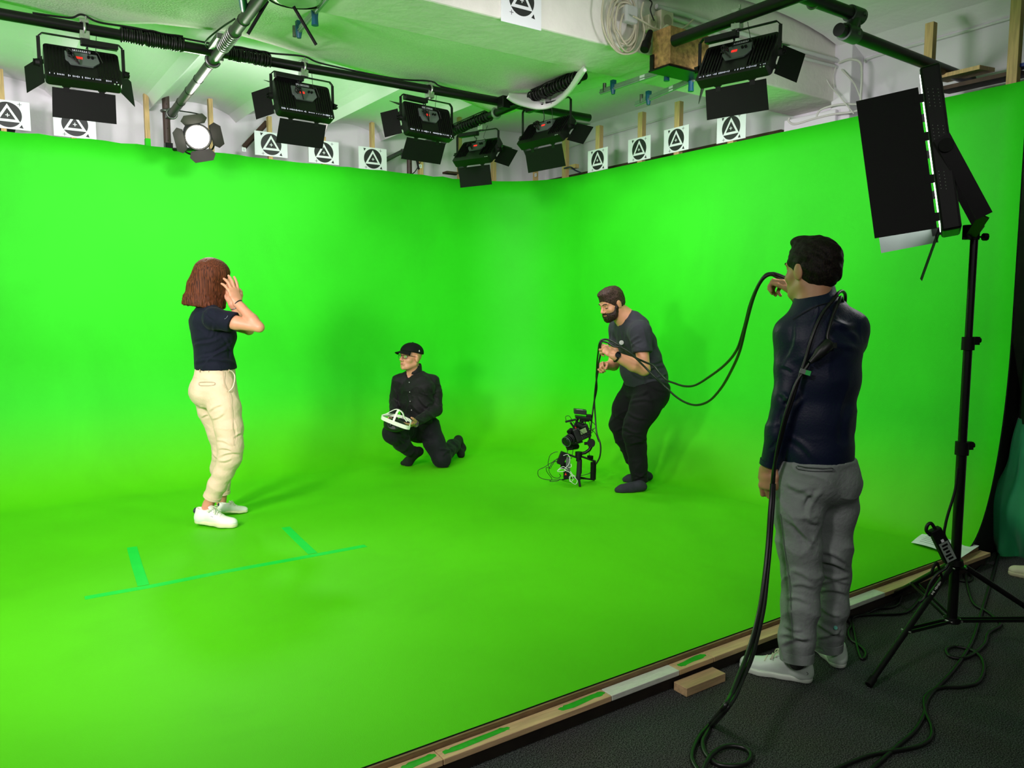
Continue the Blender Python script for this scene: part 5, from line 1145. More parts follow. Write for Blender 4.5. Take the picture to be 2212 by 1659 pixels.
# =============================================================== kneeling man
def kneeler():
    D0 = 7.0
    root = thing('person', 'kneeling man in a black cap, glasses, black shirt and dark jeans', 'person', PD(915,1000,D0)*V3(1,1,0))
    f = facing(238); s = np.cross(f, ZZ)   # s: his right (image left)
    if s@RT > 0: s = -s
    SH = mat('black shirt cotton', (10,10,11), .7, var=.1, bump=.2, bscale=80, sheen=.04, spec=.3); JE = mat('dark charcoal jeans', (20,22,25), .8, var=.15, vscale=12, bump=.2, bscale=90, sheen=.03, spec=.2)
    SOCK = mat('black sock', (9,9,10), .9, var=.1, bump=.3, bscale=200)
    T = [(PD(903,928,D0+.02), .165, .115), (PD(901,905,D0), .155, .11), (PD(899,870,D0-.02), .17, .118), (PD(898,838,D0-.02), .185, .12), (PD(897,827,D0-.01), .15, .078)]
    nk = PD(893,800,D0-.0)
    tor = chain(T, side=s, k=.03)+[pcone(PD(862,825,D0-.02), nk-ZZ*.02, .052, .05, k=.03), pcone(PD(931,824,D0+.0), nk-ZZ*.02, .054, .05, k=.03)]
    SR, SL = PD(861,824,D0-.02), PD(934,824,D0+.02); ER, EL = PD(853,868,D0+.02), PD(943,885,D0-.05); WR, WL = PD(850,906,D0-.22), PD(897,914,D0-.36)
    slv = [pcone(SR, ER, .062, .05, k=.025), pcone(ER, WR, .048, .034, k=.02), pcone(SL, PD(941,852,D0+.0), .066, .06, k=.025), pcone(PD(941,852,D0), EL, .06, .053, k=.02), pcone(EL, WL, .053, .036, cut=(WL, WL-EL), k=.02)]
    kR, kL = PD(848,937,D0-.42), PD(955,990,D0-.08); aR, aL = PD(896,978,D0-.1), PD(988,960,D0+.34)
    kL[2] = .075
    legR = [(PD(890,925,D0), .1), (PD(868,928,D0-.22), .09), (kR, .08), (PD(866,955,D0-.3), .068), (PD(884,972,D0-.17), .056)]
    legL = [(PD(925,922,D0), .105), (PD(938,955,D0-.06), .092), (kL, .078), (PD(965,975,D0+.08), .07), (PD(978,965,D0+.24), .06), (PD(984,960,D0+.31), .056)]
    pel = [pell(PD(912,925,D0+.03), (.165,.125,.1), [s, f, ZZ], k=.04)]
    hf = head_frame(PD(887,772,D0-.03), facing(229), .12, 1.0)
    HRt = PD(872,917,D0-.5); HLt = PD(850,921,D0-.5)
    # right hand (image left) under the headset, left hand at its side
    xr = hand_prims(WR+V3(0,0,0), PD(853,922,D0-.42)-WR, nrm(-ZZ*1.0+f*.2), side=-1, curls=[(.2,.3,.2)]*4, thumb=(.6,.3), sc=.95)
    xl = hand_prims(WL, PD(866,926,D0-.52)-WL, nrm(-ZZ*.75+f*.3+RT*.15-HF*.5), side=1, curls=[(.15,.25,.2),(.2,.3,.2),(.25,.35,.3),(.3,.4,.3)], thumb=(.75,.2), sc=1.02, spread=.07)
    body = shrink(tor, .012)+head_prims(hf, nk, .056)+[pcone(SR, ER, .045,.04), pcone(ER, WR, .038,.028), pcone(SL, EL, .05,.042), pcone(EL, WL, .04,.028)]+xr+xl+[pcone(p[0], q[0], p[1]-.02, q[1]-.02) for p, q in list(zip(legR, legR[1:]))+list(zip(legL, legL[1:]))]+shrink(pel,.02)
    sobj('body', body, SKIN, root, h=.009, k=.018, fine=[(PD(868,915,D0-.4), .16, .0045), (hf.o, .13, .0038)], subs=head_subs(hf))
    face_parts(hf, root, iris=(90,110,120), brow=(120,105,95))
    N = make_noise(20, seed=14)
    fs = [fold_seg((915,840),(940,868),D0-.12,.016,.005), fold_seg((905,860),(935,885),D0-.12,.016,.006), fold_seg((890,875),(925,898),D0-.13,.016,.006), fold_seg((930,835),(948,860),D0-.08,.014,.005), fold_seg((925,890),(945,905),D0-.15,.014,.006), fold_seg((880,850),(878,890),D0-.13,.014,.003),
          fold_seg((900,905),(940,912),D0-.3,.014,.006), fold_seg((850,840),(858,870),D0-.08,.012,.005), fold_seg((851,862),(862,880),D0-.08,.012,.005)]
    shb = sobj('shirt', tor+slv, SH, root, h=.006, k=.03, cuts=[], subs=[(pell(nk+f*.075-ZZ*.012, (.026,.06,.05), [s, f, ZZ]), .004), (plof(nk-ZZ*.03, nk+ZZ*.08, .062,.062,.062,.062, s), .004)], disp=folds(fs, N, .002, crease=.005, cfreq=16, seed=53), smooth=2)
    # collar
    cm = [plof(nk-ZZ*.012-f*.01, nk+ZZ*.03-f*.012, .074, .072, .068, .068, s, k=.01)]
    sobj('collar', cm, SH, shb, h=.005, k=.01, subs=[(plof(nk-ZZ*.06-f*.006, nk+ZZ*.07-f*.006, .06,.06,.062,.062, s), .004), (pell(nk+f*.075+ZZ*.02, (.028,.05,.06), [s, f, ZZ]), .006)])
    btn = MB()
    for (x, y) in ((884,826),(885,847),(886,867),(889,886)): btn.sphere(snap(shb,x,y,.001), .0055, seg=8)
    obj('buttons', btn, mat('pale shirt button', (150,150,150), .4), shb)
    pf = [fold_seg((860,935),(885,945),D0-.4,.016,.007), fold_seg((865,948),(878,958),D0-.35,.014,.006), fold_seg((905,940),(925,950),D0-.15,.016,.006), fold_seg((950,970),(975,978),D0-.1,.014,.007), fold_seg((955,985),(978,970),D0-.05,.014,.007), fold_seg((975,955),(990,965),D0+.2,.012,.006)]
    tr = sobj('jeans', pel+chain(legR, k=.03, cutend=True)+chain(legL, k=.03, cutend=True), JE, root, h=.008, k=.035, disp=folds(pf, make_noise(22, seed=15), .002, crease=.006, cfreq=15, seed=54), smooth=2, cuts=[(V3(0,0,.004), -ZZ)])
    # socks/feet: front foot on its toes, rear foot standing on toes with the sole turned to the back
    aRr = PD(893,978,D0-.12); toeR = PD(870,999,D0+.02-.02); toeR[2] = .02; ballR = PD(882,991,D0-.03); ballR[2] = max(.035, ballR[2]*.6); heelR = PD(905,975,D0-.02)
    sobj('sock', [pcone(aRr+ZZ*.02, heelR, .042, .036), pcone(heelR, ballR, .036, .036), pcone(aRr, ballR, .036, .034), pcone(ballR, toeR, .036, .022)], SOCK, root, h=.005, k=.03, cuts=[(V3(0,0,.002), -ZZ)])
    heelL = PD(990,950,D0+.42); toeL = PD(996,987,D0+.36); toeL[2] = .03
    sobj('sock', [pcone(PD(984,960,D0+.3), heelL, .045, .038), pcone(heelL, PD(998,968,D0+.44), .038, .034), pcone(PD(998,968,D0+.44), toeL, .036, .03), pcone(PD(986,966,D0+.34), toeL, .036, .028)], SOCK, root, h=.005, k=.03, cuts=[(V3(0,0,.002), -ZZ)])
    # cap with brim
    CB = mat('black cap cloth', (8,8,9), .8, var=.1, bump=.2, bscale=300, spec=.2)
    cap = sobj('cap', [pell(hf.p(0,-.012,.048), (.092,.116,.086), hf.ax(), k=.02)], CB, root, h=.005, k=.02, cuts=[(hf.p(0,0,.04), -(hf.u*1.0+hf.f*-.12))], subs=[(pell(hf.p(0,-.02,.03), (.084,.108,.07), hf.ax()), .003)])
    bp = MB(); NX = 16; vs = []; fs_ = []
    for i in range(NX+1):
        a = math.radians(-62+124*i/NX)
        for j in range(7):
            t = j/6; R1 = .09+.075*t*math.cos(a*.95); x = math.sin(a)*(.083+.006*t); y = .028+math.cos(a)*(R1-.02)+.0*t; vs.append(hf.p(x, y, .05-.02*t-x*x*2.6*(.4+.6*t)))
    for i in range(NX):
        for j in range(6): fs_.append((i*7+j, i*7+j+1, (i+1)*7+j+1, (i+1)*7+j))
    bp.add(vs, fs_, 0, True); b = obj('brim', bp, CB, cap); so = b.modifiers.new('t','SOLIDIFY'); so.thickness = .004
    obj('cap_button', MB().sphere(hf.p(0,-.012,.134), (.007,.007,.004)), CB, cap)
    lg = MB(); q = hf.p(-.085,-.015,.062); lg.prism([(-.006,-.007),(.006,-.007),(.004,.001),(.006,.004),(0,.009),(-.003,.003)], q-hf.r*.006, hf.f, hf.u, -hf.r, .003); obj('cap_logo', lg, mat('white emblem', (200,200,200), .6), cap, label='small white emblem')
    # glasses
    G = mat('black glasses frame', (14,12,12), .3); gm = MB()
    for sx in (-1, 1):
        gm.tube(spline([hf.p(sx*.012,.102,.012), hf.p(sx*.052,.094,.014), hf.p(sx*.056,.09,-.004), hf.p(sx*.046,.095,-.016), hf.p(sx*.02,.1,-.015), hf.p(sx*.012,.102,-.004)], 4, True), .0022, 6, closed=True)
        gm.tube([hf.p(sx*.056,.09,.012), hf.p(sx*.078,.04,.01), hf.p(sx*.084,-.01,.004)], .002, 6)
    gm.tube([hf.p(-.012,.103,.008), hf.p(0,.106,.011), hf.p(.012,.103,.008)], .002, 6); g = obj('glasses', gm, G, root)
    lm = mat('spectacle lens', (235,240,240), .05, var=0, trans=1.0, alpha=.35)
    for sx in (-1, 1): obj('lens', MB().prism([(-.02,.01),(.02,.012),(.022,-.006),(.012,-.016),(-.012,-.015),(-.02,-.006)], hf.p(sx*.034,.0985,0), hf.r*sx, hf.u, hf.f, .001), lm, g)
    # watch
    d = nrm(WL-EL); w = obj('watch', MB().ring(WL+d*.005, d, .031, .006, 24, 6), mat('grey watch strap', (120,116,112), .5), root)
    wn = nrm(-HF*.8+ZZ*.2+RT*.3); obj('watch_face', MB().cyl(WL+d*.005+wn*.028, WL+d*.005+wn*.042, .019, seg=20), mat('watch glass', (10,12,18), .15), w)
    # VR headset -------------------------------------------------
    c = PD(856,910,D0-.56); hr = thing('vr_headset', 'white vr headset with open straps held by the kneeling man', 'vr headset', c-ZZ*.06)
    WHT = mat('white headset plastic', (226,232,214), .45, var=.02); hx = nrm(RT*.93-HF*.15-ZZ*.22); hy = nrm(np.cross(ZZ, hx)); hz = np.cross(hx, hy)
    hz = hz if hz[2] > 0 else -hz
    sobj('face_cushion', [pell(c-hx*.005-hz*.03, (.098,.062,.048), [hx,hy,hz], k=.01), pell(c-hx*.02-hz*.06, (.075,.05,.034), [hx,hy,hz], k=.02)], mat('black headset foam', (16,17,18), .5), hr, h=.005, k=.02, subs=[(pell(c+hx*.0-hy*.066-hz*.035, (.06,.02,.024), [hx,hy,hz]), .006)])
    for sx in (-1,1): obj('lens', MB().sphere(c+hx*(.0+.03*sx)-hy*.05-hz*.036, (.017,.008,.017), ax=(hx,hy,hz)), mat('headset lens', (30,32,36), .08), hr)
    def band(pts, w, up, nm, t=.006):
        P = spline(pts, 8); vs = []; fs = []
        for i, p in enumerate(P):
            tg = nrm(P[min(i+1,len(P)-1)]-P[max(i-1,0)]); uu = nrm(up-tg*(up@tg)); nn = np.cross(tg, uu)
            for a, b in ((1,1),(1,-1),(-1,-1),(-1,1)): vs.append(p+uu*a*w/2+nn*b*t/2)
        n = len(P)
        for i in range(n-1):
            for k in range(4): fs.append((4*i+k, 4*i+(k+1)%4, 4*i+4+(k+1)%4, 4*i+4+k))
        fs += [(3,2,1,0), (4*n-4,4*n-3,4*n-2,4*n-1)]; obj(nm, MB().add(vs, fs), WHT, hr, bevel=.001)
    band([c-hx*.125-hy*.02+hz*.012, c-hx*.10-hy*.055+hz*.008, c-hy*.075-hz*.002+hx*.0, c+hx*.10-hy*.06-hz*.015, c+hx*.13-hy*.02-hz*.02], .032, hz, 'side_strap')
    band([c-hx*.125-hy*.02+hz*.02, c-hx*.09+hz*.045, c-hx*.045+hz*.085, c-hx*.01+hz*.1, c+hx*.035+hz*.085, c+hx*.06+hz*.05, c+hx*.09+hz*.02], .022, hy, 'top_strap')
    band([c-hy*.078+hz*.0-hx*.004, c-hy*.05+hz*.065, c-hy*.01+hz*.095], .018, hx, 'centre_strap')
    band([c+hx*.125-hy*.02+hz*.0, c+hx*.1+hy*.06+hz*.02, c+hy*.085+hz*.03, c-hx*.1+hy*.06+hz*.02, c-hx*.13+hz*.01], .024, hz, 'rear_strap')
# =============================================================== bending man
def bender():
    D0 = 6.15
    root = thing('person', 'bearded man bending forward in a grey t-shirt, black trousers and socks', 'person', PD(1375,1045,6.15)*V3(1,1,0))
    f = facing(205); s = -facing(115)     # s towards the camera = his left side
    TS = mat('charcoal grey t-shirt', (50,51,58), .85, var=.08, bump=.2, bscale=90, sheen=.03, spec=.2); TR = mat('black twill trousers', (15,16,17), .85, var=.12, vscale=12, bump=.2, bscale=80, sheen=.02, spec=.2); SOCK = mat('charcoal sock', (34,36,44), .9, var=.15, bump=.3, bscale=200)
    sd = s
    T = [(PD(1400,848,D0), .182, .155), (PD(1396,815,D0), .178, .15), (PD(1385,775,D0), .175, .135), (PD(1375,740,D0), .18, .125), (PD(1366,708,D0-.0), .17, .11), (PD(1358,692,D0), .13, .075)]
    tor = chain(T, side=sd, k=.03)+[pell(PD(1378,800,D0), (.16,.13,.12), [sd, f, ZZ], k=.05)]
    nk = PD(1347,684,D0-.02); hf = head_frame(PD(1321,655,D0-.06), facing(212), -.42, 1.0)
    SL, SR = PD(1383,718,D0-.2), PD(1338,708,D0+.17); EL, ER = PD(1391,798,D0-.27), PD(1325,788,D0+.14)
    WL, WR = PD(1326,768,D0-.33), PD(1309,790,D0-.02)
    slv = [pcone(SL, SL+(EL-SL)*.62, .083, .076, cut=(SL+(EL-SL)*.55, EL-SL), k=.03), pcone(SR, SR+(ER-SR)*.6, .075, .07, cut=(SR+(ER-SR)*.5, ER-SR), k=.03), pcone(SL, SR, .075, .075, k=.05)]
    arms = [pcone(SL, EL, .058, .046), pcone(EL, EL+(WL-EL)*.35, .048, .052, k=.015), pcone(EL+(WL-EL)*.35, WL, .052, .032, k=.015), pcone(SR, ER, .055, .045), pcone(ER, WR, .047, .031, k=.015)]
    gL, gR = PD(1300,748,D0-.32), PD(1290,788,D0-.1)
    # left hand: fist gripping the cables, back of hand to the camera/up
    hL = hand_prims(WL, gL-WL, nrm(-HF*.75+ZZ*.45+RT*.1), side=1, curls=[(.75,1.35,.9),(.85,1.4,.9),(.95,1.4,.9),(1.05,1.4,.9)], thumb=(.55,.5), thumb_in=.55, sc=1.0, spread=.03)
    hR = hand_prims(WR, gR-WR, nrm(RT*-.3+ZZ*.6+HF*.4), side=-1, curls=[(.9,1.3,.8)]*4, thumb=(.5,.5), thumb_in=.6, sc=1.0, spread=.03)
    kN, kF = PD(1371,930,D0-.12), PD(1340,918,D0+.22)
    legN = [(PD(1410,845,D0-.09), .125), (PD(1394,880,D0-.12), .115), (PD(1375,915,D0-.13), .096), (PD(1370,935,D0-.13), .088), (PD(1374,965,D0-.1), .078), (PD(1379,1005,D0-.09), .069), (PD(1382,1042,D0-.08), .064)]
    legF = [(PD(1375,845,D0+.1), .12), (PD(1352,880,D0+.15), .105), (PD(1342,915,D0+.2), .09), (PD(1350,945,D0+.22), .08), (PD(1368,985,D0+.27), .068), (PD(1385,1024,D0+.3), .062)]
    pel = [pell(PD(1400,846,D0), (.175,.15,.12), [sd, f, ZZ], k=.05), plof(PD(1398,815,D0), PD(1402,850,D0), .17,.15,.175,.15, sd)]
    body = shrink(tor, .014)+head_prims(hf, nk, .066)+[pcone(nk, PD(1362,700,D0), .07, .09, k=.04)]+arms+hL+hR+[pcone(p[0], q[0], p[1]-.024, q[1]-.024) for p, q in list(zip(legN, legN[1:]))+list(zip(legF, legF[1:]))]+shrink(pel, .02)
    sobj('body', body, SKIN2, root, h=.009, k=.018, fine=[(PD(1305,768,D0-.25), .14, .004), (hf.o, .14, .004)], subs=head_subs(hf))
    face_parts(hf, root, brow=(40,30,24), closed=SKIN2)
    fs = [fold_seg((1362,740),(1380,725),D0-.33,.013,.005), fold_seg((1362,750),(1385,735),D0-.33,.012,.004), fold_seg((1405,720),(1430,765),D0-.2,.02,.005), fold_seg((1350,720),(1345,760),D0-.2,.014,.005), fold_seg((1355,770),(1372,805),D0-.22,.018,.005), fold_seg((1400,800),(1440,790),D0-.2,.014,.007), fold_seg((1398,815),(1442,806),D0-.2,.013,.007),
          fold_seg((1400,826),(1440,822),D0-.2,.013,.006), fold_seg((1402,785),(1436,772),D0-.2,.014,.005), fold_seg((1366,805),(1395,818),D0-.2,.014,.005), fold_seg((1324,712),(1318,740),D0-.0,.012,.005), fold_seg((1333,715),(1330,750),D0-.1,.012,.005)]
    ts = sobj('t_shirt', tor+slv, TS, root, h=.006, k=.035, cuts=[(PD(1398,836,D0), nrm(-ZZ+f*.06))], subs=[(pcone(nk+nrm(nk-T[-1][0])*.005, hf.o, .072, .08), .005)], disp=folds(fs, make_noise(16, seed=24), .002, crease=.005, cfreq=13, seed=55), smooth=2)
    obj('chest_badge', MB().cyl(snap(ts,1342.5,740,-.008), snap(ts,1342.5,740,.006), .0175, seg=24), mat('pale round badge', (176,180,176), .5), ts, label='small pale round badge')
    pf = [fold_seg((1352,855),(1400,845),D0-.2,.016,.006), fold_seg((1360,870),(1410,866),D0-.22,.016,.006), fold_seg((1355,890),(1395,905),D0-.22,.016,.006), fold_seg((1350,925),(1385,935),D0-.2,.014,.006), fold_seg((1356,940),(1388,945),D0-.2,.014,.006), fold_seg((1360,960),(1390,955),D0-.18,.013,.005),
          fold_seg((1365,1020),(1398,1030),D0-.14,.012,.006), fold_seg((1368,1035),(1396,1020),D0-.14,.012,.006), fold_seg((1330,895),(1350,905),D0+.1,.014,.006), fold_seg((1332,930),(1355,925),D0+.1,.014,.006), fold_seg((1405,830),(1440,845),D0-.18,.014,.005)]
    sobj('trousers', pel+chain(legN, k=.03, cutend=True)+chain(legF, k=.03, cutend=True), TR, root, h=.006, k=.035, disp=folds(pf, make_noise(18, seed=25), .002, crease=.006, cfreq=13, seed=56), smooth=2, cuts=[(PD(1398,822,D0), nrm(ZZ-f*.2))])
    for hx, hy, tx, ty in ((1389,1052,1336,1058), (1402,1030,1348,1036)):
        h_, t_ = onz(hx, hy, .035), onz(tx, ty, .02); d = nrm(t_-h_); t_ = h_+d*.2; l = legN if hx == 1389 else legF
        sobj('sock', [pcone(h_+ZZ*.002, h_+d*.1, .033, .036), pcone(h_+d*.1, h_+d*.17, .038, .034), pcone(h_+d*.17, t_+d*.01, .034, .02), pcone(l[-1][0], h_+d*.03+ZZ*.02, .038, .034), pcone(l[-1][0]-ZZ*.02, h_+d*.12+ZZ*.008, .036, .03)], SOCK, root, h=.005, k=.03, cuts=[(V3(0,0,.002), -ZZ)])
    # hair and beard
    hm = hair_mat('short brown hair', (26,18,15), (84,64,55), 260, 90, rough=.6)
    Nh = make_noise(110, n=9, seed=31); ax = hf.ax()
    sobj('hair', [pell(hf.p(0,-.016,.042), (.083,.106,.086), ax, k=.02), pell(hf.p(0,-.03,-.005), (.081,.088,.07), ax, k=.02), pell(hf.p(0,.03,.098), (.058,.06,.022), ax, k=.03)], hm, root, h=.0045, k=.02,
         subs=[(pell(hf.p(0,.13,-.015), (.1,.085,.078), ax), .012), (pell(hf.p(0,.05,-.075), (.1,.075,.06), ax), .012), (pell(hf.p(-.085,.0,-.01), (.02,.022,.03), ax), .004), (pell(hf.p(.085,.0,-.01), (.02,.022,.03), ax), .004)], cuts=[(hf.p(0,-.05,-.07), nrm(-hf.u+hf.f*.2))], disp=lambda P, n: .0016*Nh(P))
    bm = hair_mat('dark brown beard', (22,15,12), (62,46,38), 150, 90)
    sobj('beard', [pell(hf.p(0,.042,-.076), (.066,.062,.052), ax, k=.02), pcone(hf.p(-.062,.008,-.02), hf.p(-.045,.05,-.08), .018, .028, k=.02), pcone(hf.p(.062,.008,-.02), hf.p(.045,.05,-.08), .018, .028, k=.02), pcone(hf.p(-.02,.095,-.05), hf.p(.02,.095,-.05), .0075, .0075, k=.006), pell(hf.p(0,.082,-.1), (.035,.026,.028), ax, k=.02)], bm, root, h=.0045, k=.02,
         subs=[(pcone(hf.p(-.018,.112,-.066), hf.p(.018,.112,-.066), .013, .013), .005), (pell(hf.p(0,.075,-.004), (.05,.06,.044), ax), .01)], disp=lambda P, n: .0018*Nh(P))
    d = nrm(WL-EL); wp = WL-d*.025; w = obj('watch', MB().ring(wp, d, .037, .0075, 24, 6), BLACKM, root)
    wn = nrm(-HF*.85+ZZ*.35+RT*.1); obj('watch_face', MB().cyl(wp+wn*.036, wp+wn*.05, .022, seg=24), mat('watch glass', (10,12,18), .15), w)
    return WL, gL, gR, D0
# =============================================================== man at the right, seen from behind
def backman():
    D0 = 3.1
    root = thing('person', 'standing man seen from behind in a navy jacket and grey trousers, arm raised', 'person', V3(2.82,1.84,-.1))
    f = facing(118); s = np.cross(f, ZZ)         # his right side (image right)
    JK = mat('navy softshell jacket', (17,26,50), .5, var=.08, vscale=10, bump=.12, bscale=120, spec=.35); GR = mat('grey cotton trousers', (132,140,136), .8, var=.07, vscale=10, bump=.3, bscale=60)
    T = [(PD(1765,1004,D0), .148, .115), (PD(1765,970,D0), .15, .118), (PD(1768,900,D0), .15, .12), (PD(1775,820,D0), .158, .122), (PD(1779,750,D0), .172, .12), (PD(1775,712,D0), .165, .105), (PD(1768,680,D0), .125, .08)]
    tor = chain(T, side=s, k=.03)
    nk = PD(1757,655,D0+.0); hf = head_frame(PD(1752,583,D0+.03), facing(119), -.03, 1.04)
    SL, SR = PD(1712,722,D0-.0), PD(1834,712,D0+.02); EL = PD(1700,862,D0-.06); WL = PD(1662,1005,D0-.02)
    ER = PD(1800,760,D0+.24); WR = PD(1726,640,D0+.36)
    slv = [pcone(SL, PD(1706,800,D0-.03), .066, .058, k=.03), pcone(PD(1706,800,D0-.03), EL, .058, .053, k=.02), pcone(EL, PD(1680,935,D0-.05), .054, .046, k=.02), pcone(PD(1680,935,D0-.05), WL, .046, .039, cut=(WL, WL-EL), k=.02),
           pcone(SR, PD(1838,735,D0+.06), .068, .062, k=.03), pcone(PD(1836,735,D0+.06), ER, .06, .05, k=.03), pcone(ER, WR, .05, .036, cut=(WR, WR-ER), k=.02)]
    sh_ = [pcone(SL-ZZ*.0, nk-ZZ*.04, .055, .06, k=.05), pcone(SR, nk-ZZ*.04, .06, .06, k=.05)]
    col = [plof(PD(1764,672,D0), PD(1760,634,D0+.03), .094, .084, .08, .078, s, k=.02)]
    handL = hand_prims(WL, PD(1661,1066,D0-.03)-WL, nrm(-RT*.55-HF*.65), side=1 if np.cross(-ZZ, nrm(-RT*.55-HF*.65))@HF > 0 else -1, curls=[(.55,.9,.5),(.65,1.0,.6),(.7,1.05,.6),(.4,.6,.4)], thumb=(.45,.3), thumb_in=.5, sc=1.05, spread=.05)
    gR = PD(1682,598,D0+.42)
    handR = hand_prims(WR, gR-WR, nrm(ZZ*.45+HF*.1+RT*.5-HF*.3), side=-1, curls=[(.6,1.2,.9),(.7,1.3,.9),(.8,1.3,.9),(.85,1.3,.9)], thumb=(.25,.1), thumb_in=.25, sc=1.05, spread=.02)
    legL = [(PD(1722,1040,D0-.01), .1), (PD(1722,1100,D0-.02), .097), (PD(1728,1180,D0-.02), .082), (PD(1732,1240,D0-.02), .074), (PD(1728,1310,D0-.03), .071), (PD(1722,1380,D0-.04), .067), (PD(1721,1425,D0-.05), .062)]
    legR = [(PD(1800,1040,D0+.05), .1), (PD(1798,1100,D0+.06), .094), (PD(1794,1180,D0+.07), .079), (PD(1796,1240,D0+.09), .07), (PD(1794,1310,D0+.1), .067), (PD(1790,1360,D0+.11), .063), (PD(1788,1398,D0+.12), .058)]
    pel = [plof(PD(1766,985,D0), PD(1764,1030,D0+.02), .158,.12,.165,.13, s), pell(PD(1735,1035,D0-.02), (.09,.12,.11), [s, f, ZZ], k=.05), pell(PD(1795,1035,D0+.03), (.09,.12,.11), [s, f, ZZ], k=.05)]
    body = shrink(tor, .014)+head_prims(hf, nk, .062)+shrink(sh_, .014)+[pcone(SL, EL, .045,.042), pcone(EL, WL, .04,.029), pcone(SR, ER, .045,.04), pcone(ER, WR, .04,.029)]+handL+handR+[pcone(p[0], q[0], p[1]-.022, q[1]-.022) for p, q in list(zip(legL[:-1], legL[1:-1]))+list(zip(legR[:-1], legR[1:-1]))]+shrink(pel, .02)
    sobj('body', body, mat('tanned skin', (190,140,104), .5, var=.06, vscale=25, bump=.05, bscale=400, sub=.1), root, h=.009, k=.018, fine=[(PD(1663,1045,D0-.03), .1, .0035), (hf.o, .14, .004), (gR, .1, .0035)], subs=head_subs(hf))
    face_parts(hf, root, brow=(25,20,18))
    fs = [fold_seg((1800,700),(1855,735),D0-.12,.016,.006), fold_seg((1795,690),(1848,705),D0-.1,.014,.005), fold_seg((1790,725),(1850,752),D0-.13,.016,.004), fold_seg((1765,655),(1755,700),D0-.11,.006,.003), fold_seg((1690,790),(1712,800),D0-.08,.01,.004), fold_seg((1688,850),(1705,870),D0-.1,.012,.006), fold_seg((1690,868),(1712,858),D0-.1,.011,.006), fold_seg((1700,885),(1690,930),D0-.11,.012,.004),
          fold_seg((1735,860),(1700,930),D0-.11,.012,.005), fold_seg((1680,960),(1668,975),D0-.07,.01,.004), fold_seg((1690,900),(1680,985),D0-.09,.008,.004), fold_seg((1720,700),(1700,780),D0-.1,.012,.003), fold_seg((1855,860),(1830,960),D0-.1,.02,.004), fold_seg((1700,940),(1760,992),D0-.12,.016,.004)]
    jk = sobj('jacket', tor+slv+sh_+col, JK, root, h=.0055, k=.035, cuts=[(PD(1765,999,D0), -ZZ)], subs=[(pcone(PD(1757,652,D0+.04), hf.o, .069, .074), .004)], disp=folds(fs, make_noise(12, seed=34), .0028, crease=.003, cfreq=10, seed=57), smooth=2)
    obj('collar_seam', MB().tube(spline([snap(jk,1712,690),snap(jk,1735,676),snap(jk,1762,662),snap(jk,1785,655),snap(jk,1800,652)],6), .0018, 6), mat('jacket seam', (8,10,18), .6), jk)
    obj('cuff', MB().tube([WL-nrm(WL-EL)*.02, WL+nrm(WL-EL)*.001], [.0415,.04], 24), JK, jk)
    obj('hem_band', MB().tube([PD(1765,1000,D0)], .01) if False else MB().ring(PD(1765,997,D0), ZZ, .001, .001, 6, 4), JK, jk) if False else None
    pf = [fold_seg((1700,1045),(1745,1055),D0-.13,.014,.006), fold_seg((1720,1060),(1760,1075),D0-.14,.014,.005), fold_seg((1735,1085),(1755,1065),D0-.14,.012,.005), fold_seg((1775,1060),(1745,1110),D0-.12,.014,.006), fold_seg((1742,1115),(1765,1130),D0-.1,.013,.006), fold_seg((1700,1120),(1750,1180),D0-.12,.014,.007), fold_seg((1705,1100),(1765,1175),D0-.11,.01,.004),
          fold_seg((1780,1190),(1828,1215),D0-.05,.012,.006), fold_seg((1778,1210),(1828,1232),D0-.05,.011,.007), fold_seg((1775,1240),(1830,1245),D0-.04,.011,.007), fold_seg((1772,1260),(1828,1258),D0-.04,.011,.006), fold_seg((1775,1275),(1825,1280),D0-.03,.011,.006), fold_seg((1710,1230),(1752,1250),D0-.12,.013,.005), fold_seg((1712,1262),(1755,1268),D0-.12,.012,.005),
          fold_seg((1700,1290),(1745,1300),D0-.12,.012,.005), fold_seg((1690,1370),(1740,1385),D0-.12,.012,.008), fold_seg((1692,1390),(1748,1380),D0-.12,.012,.008), fold_seg((1695,1350),(1730,1362),D0-.12,.012,.006), fold_seg((1770,1345),(1820,1372),D0-.0,.012,.008), fold_seg((1772,1375),(1815,1360),D0-.0,.012,.007), fold_seg((1775,1310),(1815,1330),D0-.0,.012,.005), fold_seg((1720,1012),(1800,1016),D0-.13,.01,.003)]
    tr = sobj('trousers', pel+chain(legL, k=.03, cutend=True)+chain(legR, k=.03, cutend=True), GR, root, h=.0055, k=.03, cuts=[(PD(1765,990,D0), ZZ)], disp=folds(pf, make_noise(16, seed=35), .0022, crease=.006, cfreq=13, seed=58, aniso=(1,1,1.3)), smooth=2)
    SM = mat('grey trouser seam', (84,90,90), .8)
    obj('outer_seam', MB().tube(spline([snap(tr,x,y,0) for x,y in ((1686,1110),(1692,1160),(1700,1220),(1706,1260),(1708,1300),(1710,1340),(1712,1380))],4), .0013, 6), SM, tr)
    obj('back_pocket', MB().tube(spline([snap(tr,x,y,0) for x,y in ((1722,1006),(1740,1009),(1760,1011),(1780,1012),(1798,1011),(1797,1017),(1760,1018),(1724,1013))],4,True), .0016, 6), SM, tr)
    for L, r in ((legL, .064), (legR, .06)):
        d = nrm(L[-1][0]-L[-2][0]); obj('hem_cuff', MB().tube([L[-1][0]-d*.035, L[-1][0]+d*.003], [r+.004, r+.002], 28), GR, tr)
    obj('embroidered_mark', MB().cyl(snap(tr,1805,1356,-.004), snap(tr,1805,1356,.003), .008, seg=12), mat('teal mark', (90,180,160), .6), tr, label='small teal mark on the trouser leg')
